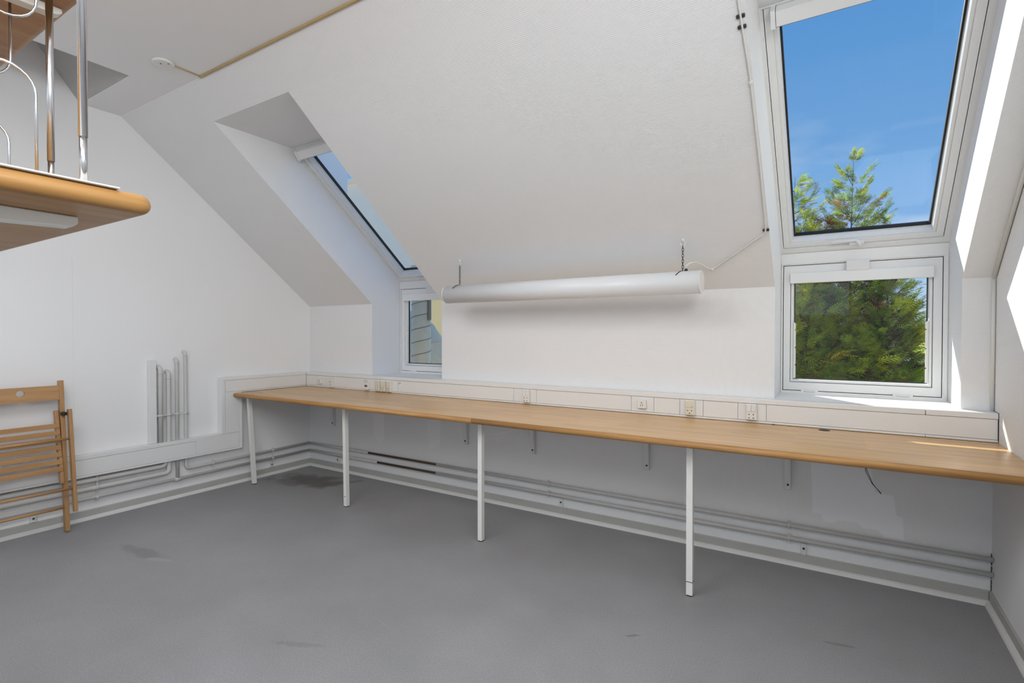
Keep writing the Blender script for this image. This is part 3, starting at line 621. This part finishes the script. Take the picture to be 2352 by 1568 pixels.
for y, r in ((-1.318, 0.0165), (-1.262, 0.016), (-1.203, 0.0125), (-1.141, 0.0115)): clamp(XP, y, 0.647, r, lp, 'z')
for y, zr in ((-1.713, ((0.268, 0.0165), (0.212, 0.016), (0.144, 0.0115))), (-0.934, ((0.217, 0.0115),)), (-0.413, ((0.2195, 0.0115), (0.150, 0.0115)))):
    for z, r in zr: clamp(XP, y, z, r, lp, 'y')
cv = MB().box((0.0005, -1.392, 0.448), (0.040, -1.346, 1.062), 0.002).build('pipe_cover', 'trunk'); tag(cv, 'narrow white upright cover strip left of the riser pipes', 'cable cover')
# small screw plates above the skirting
for k, (p, lb) in enumerate((((0.406, 0), 'small white screw plate above the skirting near the gable corner'), ((2.689, 0), 'small white screw plate above the skirting under the middle of the desk'), ((4.145, 0), 'small white screw plate above the skirting under the right window'),
        ((0, -2.04), 'small chipped white screw plate on the skirting behind the folding chair'), ((0, -0.413), 'small white screw plate on the gable skirting under the desk'))):
    x, y = p
    if y == 0: b = MB().box((x-0.013, -0.013, 0.067), (x+0.013, -0.0005, 0.128), 0.002); c = MB().tube([(x, -0.0125, 0.101), (x, -0.017, 0.101)], 0.006, 10)
    else: b = MB().box((0.0005, y-0.016, 0.067), (0.016, y+0.016, 0.115), 0.002); c = MB().tube([(0.0155, y, 0.092), (0.019, y, 0.092)], 0.006, 10)
    o = b.build('screw_plate', 'bead'); tag(o, lb, 'screw plate', 'screw plates above the skirting'); c.build('screw', 'dark', o)

# ------------------------------------------------------------------ hanging tube lamp
LY, LZ, LR = -0.308, 1.5335, 0.0625; LX0, LX1 = 1.932, 3.672
lm = thing('tube_lamp', ((LX0+LX1)/2, LY, LZ-LR), 'long white cylindrical lamp hung on two chains below the sloping ceiling', 'lamp')
MB().tube([(LX0+0.004, LY, LZ), (LX1-0.004, LY, LZ)], LR, 40).build('tube_body', 'lamp', lm)
for x, s in ((LX0, 1), (LX1, -1)): MB().tube([(x, LY, LZ), (x+s*0.005, LY, LZ)], LR+0.0006, 40).build('end_cap', 'frame', lm)
def chain(x, y):
    ztop = slope(y); zb = LZ+LR; n = 9; z0 = ztop-0.034; step = (z0-zb)/n
    b = MB()
    for i in range(n):
        zc = zb+step*(i+0.5); a = X3 if i % 2 else Y3; h = step*0.68; w_ = 0.0052
        pts = [Vector((x, y, zc)) + a*w_*math.cos(q) + Z3*h*math.sin(q) for q in [2*math.pi*k/10 for k in range(11)]]
        b.tube(pts, 0.0016, 5, cap=False)
    c = b.build('chain', 'dark', lm)
    MB().tube([(x, y+0.002, ztop+0.004), (x, y, ztop-0.012)], [0.008, 0.005], 8).tube(arc((x, y, ztop-0.024), (0, 0, 1), (1, 0, 0), 0.012, 0, 1.6*math.pi, 10), 0.0028, 6).build('hook', 'pvc', c)
    return c
for x, y in ((2.046, LY), (3.572, LY)):
    chain(x, y)
    # slotted hanger strip lying on the tube
    pts = arc((x-0.006, LY, LZ), (0, 0, 1), (0, -1, 0), LR+0.0012, 0.0, 0.95, 8)
    MB().tube([p - X3*0.018*(i/8)**2 for i, p in enumerate(pts)], 0.0026, 6).build('hanger_slot', 'black', lm)
MB().tube([(3.590, LY, LZ+LR-0.002), (3.590, LY, LZ+LR+0.012)], [0.011, 0.007], 12).build('cable_gland', 'black', lm)
# its flex, clipped to the slope and up along the window shaft
def on_slope(x, y, h=0.006): return Vector((x, y, slope(y))) + Vector((0, -TS, -1)).normalized()*h
cb = thing('lamp_flex', (3.9, -0.3, 1.6), 'white flex running from the tube lamp up beside the right roof window', 'cable')
pth = [Vector((3.590, LY, LZ+LR+0.010)), Vector((3.592, LY, LZ+LR+0.030)), Vector((3.606, -0.29, 1.640)), Vector((3.625, -0.26, 1.648)), Vector((3.65, -0.20, 1.640)), Vector((3.672, -0.15, 1.622)), on_slope(3.692, -0.127), on_slope(3.72, -0.145),
       on_slope(3.80, -0.195), on_slope(3.88, -0.245), on_slope(3.945, -0.285), on_slope(3.968, -0.297), on_slope(3.979, -0.313), on_slope(3.983, -0.34), on_slope(3.986, -0.60), on_slope(3.986, -0.915), on_slope(3.984, -0.97), on_slope(3.979, -1.06), on_slope(3.975, -1.14), on_slope(3.966, -1.30), on_slope(3.955, -1.52)]
MB().tube(pth, 0.0042, 8).build('flex', 'cable', cb)
for x, y, dk_ in ((3.692, -0.127, 0), (3.982, -0.318, 1), (3.987, -0.912, 0), (3.977, -1.082, 1), (3.976, -1.112, 1)):
    p = on_slope(x, y, 0.0); n_ = Vector((0, -TS, -1)).normalized(); u_ = n_.cross(X3).normalized()
    w_ = 0.015 if dk_ else 0.007
    MB().obox(p, X3, u_, n_, (-w_, -0.007, 0.0), (w_, 0.007, 0.008 if dk_ else 0.012), 0.002).build('cable_clip', 'dark' if dk_ else 'pvc', cb)
# conduit in the right corner, up the slope edge
cc = thing('corner_conduit', (W-0.008, -0.008, ZT), 'thin white cable conduit running up the corner of the sunlit side wall', 'conduit')
MB().tube([(W-0.0085, -0.0085, ZT+0.001), (W-0.0085, -0.0085, ZK-0.012)], 0.008, 10).build('conduit', 'cable', cc)
n_ = Vector((0, -TS, -1)).normalized()
MB().tube([Vector((W-0.009, y, slope(y)))+n_*0.009 for y in (-0.012, -0.6, -1.5)], 0.008, 10).build('conduit', 'cable', cc)

# ------------------------------------------------------------------ ceiling fittings
sm = thing('smoke_detector', (1.052, -1.742, ZC-0.02), 'flat round white detector on the ceiling near the gable wall', 'detector')
MB().tube([(1.052, -1.742, ZC), (1.052, -1.742, ZC-0.010), (1.052, -1.742, ZC-0.014)], [0.056, 0.056, 0.050], 32).build('housing', 'pvc', sm)
for dx, dy in ((0.0, -0.012), (0.034, 0.012)): MB().tube([(1.052+dx, -1.742+dy, ZC-0.0135), (1.052+dx, -1.742+dy, ZC-0.0155)], 0.004, 10).build('sensor_hole', 'black', sm)
tm = thing('cable_channel', (2.9, YC, ZC-0.01), 'tan plastic cable channel along the ceiling edge to the detector', 'cable cover')
MB().box((1.062, YC-0.013, ZC-0.011), (W-0.001, YC-0.0005, ZC-0.0004), 0.002).build('channel', 'tan', tm)
MB().box((1.062, -1.692, ZC-0.006), (1.071, YC-0.0135, ZC-0.0004), 0.001).build('channel', 'tan', tm)

# ------------------------------------------------------------------ folding chair leaning on the gable wall
ch = thing('folding_chair', (0.15, -2.11, 0.0), 'folded beech chair with slatted seat leaning against the gable wall', 'chair')
CW0, CW1 = -1.885, -2.345   # right and left outer faces
def cbar(p0, p1, y, w, tk, nm, parent=ch, mat='chairv', bev=0.003):
    """flat bar from (x,z) p0 to p1 at depth y, width w along Y, thickness tk across"""
    a = Vector((p0[0], y, p0[1])); c = Vector((p1[0], y, p1[1])); d_ = (c-a); Ln = d_.length; d_.normalize(); q = Y3.cross(d_).normalized()
    b = MB(); b.obox(a, Y3, q, d_, (-w/2, -tk/2, 0), (w/2, tk/2, Ln), bev, 2)
    return b.build(nm, mat, parent)
for s, y in ((1, CW0), (-1, CW1)):
    cbar((0.157, 0.004), (0.074, 0.955), y-s*0.032, 0.023, 0.040, 'upright')
    cbar((0.226, 0.135), (0.146, 0.775), y-s*0.010, 0.019, 0.036, 'short_leg')
    cbar((0.160, 0.312), (0.072, 0.765), y-s*0.056, 0.019, 0.034, 'seat_rail')
    MB().box((0.104, y-s*0.032-0.013, 0.735), (0.145, y-s*0.032+0.013, 0.757), 0.006, 2).build('pivot_block', 'black', ch)
yb0, yb1 = CW0-0.044, CW1+0.044
# back rail with a round hole
def back_rail():
    z0, z1, x = 0.835, 0.925, 0.082; nseg = 20; yc_, zc_ = (CW0+CW1)/2, 0.888; r = 0.018
    b = MB(); bm = b.bm
    per = []
    for k in range(nseg):
        a = 2*math.pi*k/nseg; dy, dz = math.cos(a), math.sin(a)
        ty = ((yb0-yc_) if dy > 0 else (yb1-yc_))/dy if abs(dy) > 1e-6 else 1e9; tz = ((z1-zc_) if dz > 0 else (z0-zc_))/dz if abs(dz) > 1e-6 else 1e9
        tmin = min(ty, tz); per.append((yc_+dy*tmin, zc_+dz*tmin))
    for cy, cz in ((yb0, z0), (yb0, z1), (yb1, z0), (yb1, z1)):   # snap nearest perimeter point to the corners
        k = min(range(nseg), key=lambda i: (per[i][0]-cy)**2+(per[i][1]-cz)**2); per[k] = (cy, cz)
    V = {}
    for side, xx in ((0, x-0.009), (1, x+0.009)):
        for k in range(nseg):
            a = 2*math.pi*k/nseg; lean = (z1-per[k][1])*0.10
            V[side, 'o', k] = bm.verts.new((xx+(0.925-per[k][1])*0.10, per[k][0], per[k][1]))
            zz = zc_+r*math.sin(a); V[side, 'i', k] = bm.verts.new((xx+(0.925-zz)*0.10, yc_+r*1.15*math.cos(a), zz))
    for k in range(nseg):
        j = (k+1) % nseg
        for side in (0, 1): bm.faces.new((V[side, 'o', k], V[side, 'o', j], V[side, 'i', j], V[side, 'i', k]))
        bm.faces.new((V[0, 'o', k], V[0, 'o', j], V[1, 'o', j], V[1, 'o', k])); bm.faces.new((V[0, 'i', k], V[0, 'i', j], V[1, 'i', j], V[1, 'i', k]))
    return b.build('back_rail', 'chair', ch)
back_rail()
for z in (0.672, 0.6275, 0.583, 0.5385, 0.494, 0.4495, 0.405):
    x = 0.072 + (0.765-z)/(0.765-0.312)*0.088 + 0.020
    MB().obox(Vector((x, 0, z)), Y3, Z3, X3, (CW1+0.05, -0.0145, -0.006), (CW0-0.05, 0.0145, 0.006), 0.002, 2).build('seat_slat', 'chair', ch)
def dowel(x, z, r=0.0085, e=0.01): MB().tube([(x, CW1+e, z), (x, CW0-e, z)], r, 12).build('dowel', 'chair', ch)
dowel(0.172, 0.592); dowel(0.208, 0.282); dowel(0.142, 0.153, e=0.03)

# ------------------------------------------------------------------ kit stair, cut by the left frame edge
sr = thing('stair', (2.5, -3.15, 0.0), 'wooden kit stair with steel rods and white brackets in the left foreground', 'stair')
def tread(xa, xb, ya, yb, z0, z1, r=0.0175):
    rc = 0.03; pts = []
    for cx, cy, a0 in ((xb-rc, yb-rc, 0), (xa+rc, yb-rc, 90), (xa+rc, ya+rc, 180), (xb-rc, ya+rc, 270)):
        for k in range(6):
            a = math.radians(a0+18*k); pts.append((cx, cy, math.cos(a), math.sin(a)))
    b = MB(); h = (z1-z0)/2; zc = (z0+z1)/2; rings = []
    for i in range(9):
        a = math.pi*i/8; off = rc - h + h*math.sin(a); zz = zc - h*math.cos(a)
        rings.append([b.bm.verts.new((cx+dx*off, cy+dy*off, zz)) for cx, cy, dx, dy in pts])
    n = len(pts)
    for i in range(8):
        for k in range(n):
            f = b.bm.faces.new((rings[i][k], rings[i][(k+1) % n], rings[i+1][(k+1) % n], rings[i+1][k])); f.smooth = True
    b.bm.faces.new(rings[0][::-1]); b.bm.faces.new(rings[-1])
    return b.build('tread', 'tread', sr)
t_lo = tread(2.05, 3.142, -3.40, -2.704, 1.487, 1.524)
t_up = tread(1.95, 2.860, -3.40, -2.694, 2.030, 2.067)
def bracket_arm(x, y0, y1, z, parent, hh=0.026):
    b = MB(); b.prism([(x-0.016, y1, z), (x-0.016, y1, z-hh*0.55), (x-0.016, y1-0.012, z-hh*0.9), (x-0.016, y0, z-hh*1.9), (x-0.016, y0, z)], (0.032, 0, 0), 0.003)
    return b.build('bracket_arm', 'leg', parent)
bracket_arm(2.975, -3.38, -2.780, 1.4868, t_lo)
bracket_arm(2.690, -3.38, -2.712, 2.0298, t_up, 0.02)
MB().box((3.112, -3.38, 1.5242), (3.140, -2.765, 1.5272), 0.001).build('edge_strip', 'leg', t_lo)
def pole(x, y, z0, z1, zs, r):
    b = MB(); b.tube([(x, y, z0), (x, y, zs)], r*0.84, 16); b.tube([(x, y, zs-0.002), (x, y, z1)], r, 16)
    return b.build('baluster', 'steel', sr)
pole(3.120, -2.815, 1.5273, 2.75, 1.612, 0.0072)
pole(2.788, -2.762, 1.5242, 2.012, 1.640, 0.0070)
def hoop(x, y0, y1, z0, zm, inv, nm='wire_hoop'):
    r = abs(y1-y0)/2; yc_ = (y0+y1)/2; s = 1 if not inv else -1
    p = [(x, y1, z0)] + arc((x, yc_, zm), (0, 1, 0), (0, 0, s), r, 0, math.pi, 12) + [(x, y0, z0)]
    return MB().tube(p, 0.0027, 8).build(nm, 'steel', sr)
hoop(2.984, -2.934, -2.842, 1.5242, 1.708, False)
hoop(2.670, -2.894, -2.802, 1.5242, 1.690, False)
hoop(2.668, -2.889, -2.797, 2.0295, 1.882, True)
hoop(2.830, -2.896, -2.796, 2.0295, 1.961, True)
MB().box((2.44, -3.21, 0.0), (2.56, -3.09, 1.4868), 0.006).box((2.44, -3.21, 1.5242), (2.56, -3.09, 2.0298), 0.006).box((2.34, -3.31, 0.0), (2.66, -2.99, 0.008)).build('spine_column', 'leg', sr)

# ------------------------------------------------------------------ outside
GZ = -3.2
b = MB(); b.box((-40, 0.8, GZ-0.3), (60, 70, GZ)); tag(b.build('ground', 'bounce_yard', kind='structure'), 'paved yard far below the windows, made pale to bounce light', 'ground')
o = MB().box((-0.4, 0.462, 1.735), (W+0.4, 0.83, 1.80), 0.01).build('eaves_board', 'pale', kind='structure'); tag(o, 'roof overhang outside above the two small windows', 'eaves')
# neighbouring building seen through the left windows
bd = thing('neighbour_building', (-4.5, 5.0, GZ), 'low pale neighbouring building seen through the left roof window', 'building')
MB().box((-9.5, 4.2, GZ), (-2.45, 4.6, 4.35)).build('low_wing', 'pale', bd)
MB().box((-9.7, 4.1, 4.35), (-2.40, 4.7, 4.43)).build('roof_edge', 'pale', bd)
tw = thing('sun_block_building', (-10.95, 15.4, GZ), 'tall yellow rendered building far behind the metal ducts, sized to block the sun', 'building')
MB().box((-12.8, 15.0, GZ), (-9.1, 15.8, 19.0)).build('wall_block', 'stucco', tw)  # narrow tall block, placed to keep sun off the left windows
MB().box((-13.0, 14.9, 19.0), (-9.0, 15.9, 19.3)).build('roof_edge', 'rooft', tw)
o = MB().box((-1.9, 0.5, -0.60), (3.1, 4.08, -0.45)).build('bounce_roof', 'gravel', kind='structure'); tag(o, 'unseen pale gravel roof added below the windows to bounce light', 'roof')  # added out of view as a reflector for the window recesses
MB().box((-1.8, 0.9, GZ), (2.9, 3.9, -0.6)).build('roof_base', 'stucco', o)
# galvanised ducts
du = thing('ventilation_duct', (0.14, 1.42, -1.2), 'upright galvanised spiral duct right outside the small left window', 'duct')
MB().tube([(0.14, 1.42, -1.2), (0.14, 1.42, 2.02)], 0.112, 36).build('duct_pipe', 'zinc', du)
hel = [(0.14+0.1135*math.cos(q), 1.42+0.1135*math.sin(q), -1.2+0.150*q/(2*math.pi)) for q in [2*math.pi*k/20 for k in range(int(20*3.2/0.150))]]
MB().tube(hel, 0.0042, 5).build('spiral_seam', 'seam', du)
MB().box((0.250, 1.40, 1.42), (0.280, 1.44, 1.72), 0.003).build('flange', 'seam', du)
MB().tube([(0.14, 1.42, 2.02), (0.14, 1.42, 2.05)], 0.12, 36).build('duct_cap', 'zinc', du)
de = thing('duct_elbow', (-0.54, 2.2, GZ), 'fat grey duct elbow bending down behind the spiral duct', 'duct')
pe = [Vector((x_, 2.2, z_)) for x_, z_ in ((-1.7, 1.2), (-1.25, 1.2), (-0.95, 1.17), (-0.75, 1.08), (-0.62, 0.93), (-0.55, 0.72), (-0.54, 0.4), (-0.54, GZ))]
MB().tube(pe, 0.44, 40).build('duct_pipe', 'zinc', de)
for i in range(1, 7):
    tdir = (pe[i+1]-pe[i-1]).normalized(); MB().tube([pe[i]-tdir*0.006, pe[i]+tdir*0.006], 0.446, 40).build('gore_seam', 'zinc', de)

# conifers: flat feathery sprays of scale leaves
def spray_mesh(P, Dv, Nv, Ls, cols, nl=7):
    """P tips' roots (n,3), Dv directions, Nv normals, Ls lengths -> verts, faces, colours"""
    n = len(P); Dv = Dv/np.linalg.norm(Dv, axis=1, keepdims=True); Sv = np.cross(Dv, Nv); Sv /= np.linalg.norm(Sv, axis=1, keepdims=True)
    Nv = np.cross(Sv, Dv)
    quads = []
    def leaf(t0, side, ln, ang, w):
        c, s_ = math.cos(ang), math.sin(ang)*side
        root = P + Dv*(Ls*t0)[:, None]; d_ = Dv*c + Sv*s_; q = Sv*c - Dv*s_
        l_ = (Ls*ln)[:, None]; ww = (Ls*w)[:, None]; droop = -np.array([0, 0, 1.0])*l_*0.18
        quads.append(np.stack([root, root+d_*l_*0.55+q*ww, root+d_*l_+droop, root+d_*l_*0.55-q*ww], 1))
    leaf(0, 1, 1.0, 0.0, 0.03)
    for k in range(nl):
        t0 = 0.14+0.74*k/(nl-1); ln = 0.50*(1-0.62*t0)+0.06
        for sd_ in (1, -1): leaf(t0 + (0.035 if sd_ < 0 else 0), sd_, ln*float(rng.uniform(0.85, 1.15)), 0.72, 0.038)
    Q = np.stack(quads, 1)                 # n, m, 4, 3
    m = Q.shape[1]; V = Q.reshape(-1, 3)
    Cc = np.repeat(cols, m*4, axis=0) * np.tile(rng.uniform(0.85, 1.15, (n*m, 1)), (1, 4)).reshape(-1, 1)
    return V, Cc
def mesh_quads(name, V, Cc, mat, parent):
    n = len(V)//4; me = bpy.data.meshes.new(name)
    org = WORLD[parent.name]; V = V - np.array(org[:])
    me.vertices.add(len(V)); me.vertices.foreach_set('co', V.astype(np.float32).ravel())
    me.loops.add(n*4); me.loops.foreach_set('vertex_index', np.arange(n*4, dtype=np.int32))
    me.polygons.add(n); me.polygons.foreach_set('loop_start', np.arange(0, n*4, 4, dtype=np.int32)); me.polygons.foreach_set('loop_total', np.full(n, 4, np.int32))
    me.update(); at = me.color_attributes.new('tint', 'FLOAT_COLOR', 'POINT')
    c4 = np.ones((len(V), 4), np.float32); c4[:, :3] = np.clip(Cc, 0, 1); at.data.foreach_set('color', c4.ravel())
    me.materials.append(M[mat]); me.validate(); ob = bpy.data.objects.new(name, me); COL.objects.link(ob); ob.parent = parent; ob.location = (0, 0, 0); ob['kind'] = 'stuff'; WORLD[ob.name] = Vector(org)
    return ob
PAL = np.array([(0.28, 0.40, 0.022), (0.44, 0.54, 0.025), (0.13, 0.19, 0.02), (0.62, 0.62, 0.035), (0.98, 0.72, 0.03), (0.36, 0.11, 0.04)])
def conifer(name, x, y, ztop, rad, nb, ns, label, lean=0.0):
    """feathery conifer: curved boughs, each carrying flat sprays"""
    t = thing(name, (x, y, GZ), label, 'tree')
    MB().tube([(x, y, GZ), (x+0.02, y, 0.5), (x+lean*0.5, y, (ztop+1)/2), (x+lean, y, ztop-0.10)], [0.06, 0.016, 0.008, 0.0015], 8).build('trunk', 'bark', t)
    zlo = -0.6; Ps, Ds, Ns, Ls, Cs = [], [], [], [], []; bb = MB()
    for i in range(nb):
        u = (i+rng.uniform())/nb; z0 = zlo + (ztop-zlo)*(1-(1-u)**0.62)*0.985
        f = (ztop-z0)/(ztop-zlo); R_ = (rad*min(1.0, 1.5*f**0.8)+0.03)*rng.uniform(0.75, 1.15)
        a = i*2.39996 + rng.normal(0, 0.25); rise = rng.uniform(0.25, 0.7) + 0.5*(1-f)
        base = np.array([x+lean*(1-f), y, z0-0.25*R_]); out = np.array([math.cos(a), math.sin(a), 0.0]); side = np.array([-math.sin(a), math.cos(a), 0.0])
        tip = base + out*R_ + np.array([0, 0, rise*R_])
        q = np.linspace(0, 1, 6)[:, None]; axis = base + (out*R_)*q + np.array([0, 0, rise*R_])*q**1.6
        if i % 2 == 0: bb.tube([tuple(v) for v in axis], [0.011*(1-0.85*k/5)*(0.4+0.6*f) for k in range(6)], 4)
        m = max(8, int(ns*(0.35+0.65*min(1, R_/rad)))); k = rng.uniform(0.02, 1.0, m)**0.7
        pos = base + (out*R_)*k[:, None] + np.array([0, 0, rise*R_])*(k**1.6)[:, None]
        off = rng.normal(0, 1, m)*(0.16*R_*(1.15-k)+0.012); up_ = rng.normal(0, 0.035, m)*(0.3+f)
        pos = pos + side*off[:, None] + np.array([0, 0, 1.0])*up_[:, None]
        ang = np.sign(off+1e-6)*rng.uniform(0.15, 0.95, m)
        dirv = out*np.cos(ang)[:, None] + side*np.sin(ang)[:, None] + np.array([0, 0, 1.0])*(rise*0.8*k+rng.normal(0.05, 0.28, m))[:, None]
        nrm = np.array([0, 0, 1.0]) - out*rng.uniform(0.1, 0.9) + side*rng.normal(0, 0.3) + rng.normal(0, 0.3, (m, 3))
        zone = min(rng.normal(0, 1.0), 3.0 if f > 0.3 else 0.3) + rng.normal(0, 0.55, m)
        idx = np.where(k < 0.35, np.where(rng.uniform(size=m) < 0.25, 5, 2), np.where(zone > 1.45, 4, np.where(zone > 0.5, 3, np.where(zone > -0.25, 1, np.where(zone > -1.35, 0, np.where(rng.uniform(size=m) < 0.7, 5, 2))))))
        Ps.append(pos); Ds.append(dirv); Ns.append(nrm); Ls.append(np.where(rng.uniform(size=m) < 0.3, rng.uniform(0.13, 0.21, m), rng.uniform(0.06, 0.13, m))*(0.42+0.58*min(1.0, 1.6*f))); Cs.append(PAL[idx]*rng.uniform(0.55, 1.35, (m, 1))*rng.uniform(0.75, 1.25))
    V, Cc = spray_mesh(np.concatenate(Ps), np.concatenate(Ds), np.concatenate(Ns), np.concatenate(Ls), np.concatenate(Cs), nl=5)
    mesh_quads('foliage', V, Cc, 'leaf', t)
    bb.build('branches', 'bark', t)
    return t
conifer('conifer_tree', 3.82, 3.45, 3.12, 0.62, 210, 105, 'feathery conifer at the left edge of the right window', lean=0.05)
conifer('conifer_tree', 4.38, 3.60, 3.26, 0.58, 210, 105, 'tallest feathery conifer in the middle of the right window', lean=0.04)
conifer('conifer_tree', 4.70, 3.30, 2.50, 0.29, 120, 80, 'lower feathery conifer toward the right of the right window', lean=0.03)
#conifer('conifer_tree', 4.15, 4.60, 2.70, 0.66, 140, 80, 'shaded feathery conifer behind the other conifers of the right window', lean=0.03)
def leafy(name, x, y, zc, r, n, label):
    t = thing(name, (x, y, GZ), label, 'tree', 'distant trees')
    MB().tube([(x, y, GZ), (x, y, zc)], [0.2, 0.08], 8).build('trunk', 'bark', t)
    d_ = rng.normal(0, 1, (n, 3)); d_ /= np.linalg.norm(d_, axis=1, keepdims=True); k = rng.uniform(0.55, 1.0, (n, 1))*(1+0.2*np.sin(d_[:, :1]*6)*np.cos(d_[:, 2:]*7))
    P = np.array([x, y, zc]) + d_*k*r*np.array([1, 1, 0.85]); Nv = d_ + rng.normal(0, 0.5, (n, 3)); Dv = rng.normal(0, 1, (n, 3))
    V, Cc = spray_mesh(P, Dv, Nv, rng.uniform(0.25, 0.5, n), PAL[rng.choice([0, 1, 3], n)]*1.1, nl=3)
    mesh_quads('foliage', V, Cc, 'leaf', t); return t
leafy('leafy_tree', 10.6, 18.0, 1.2, 2.6, 1500, 'round leafy tree in the distance at the right edge of the right window')
leafy('leafy_tree', 7.6, 16.5, -0.2, 2.6, 1500, 'lower leafy tree in the distance between the conifers')
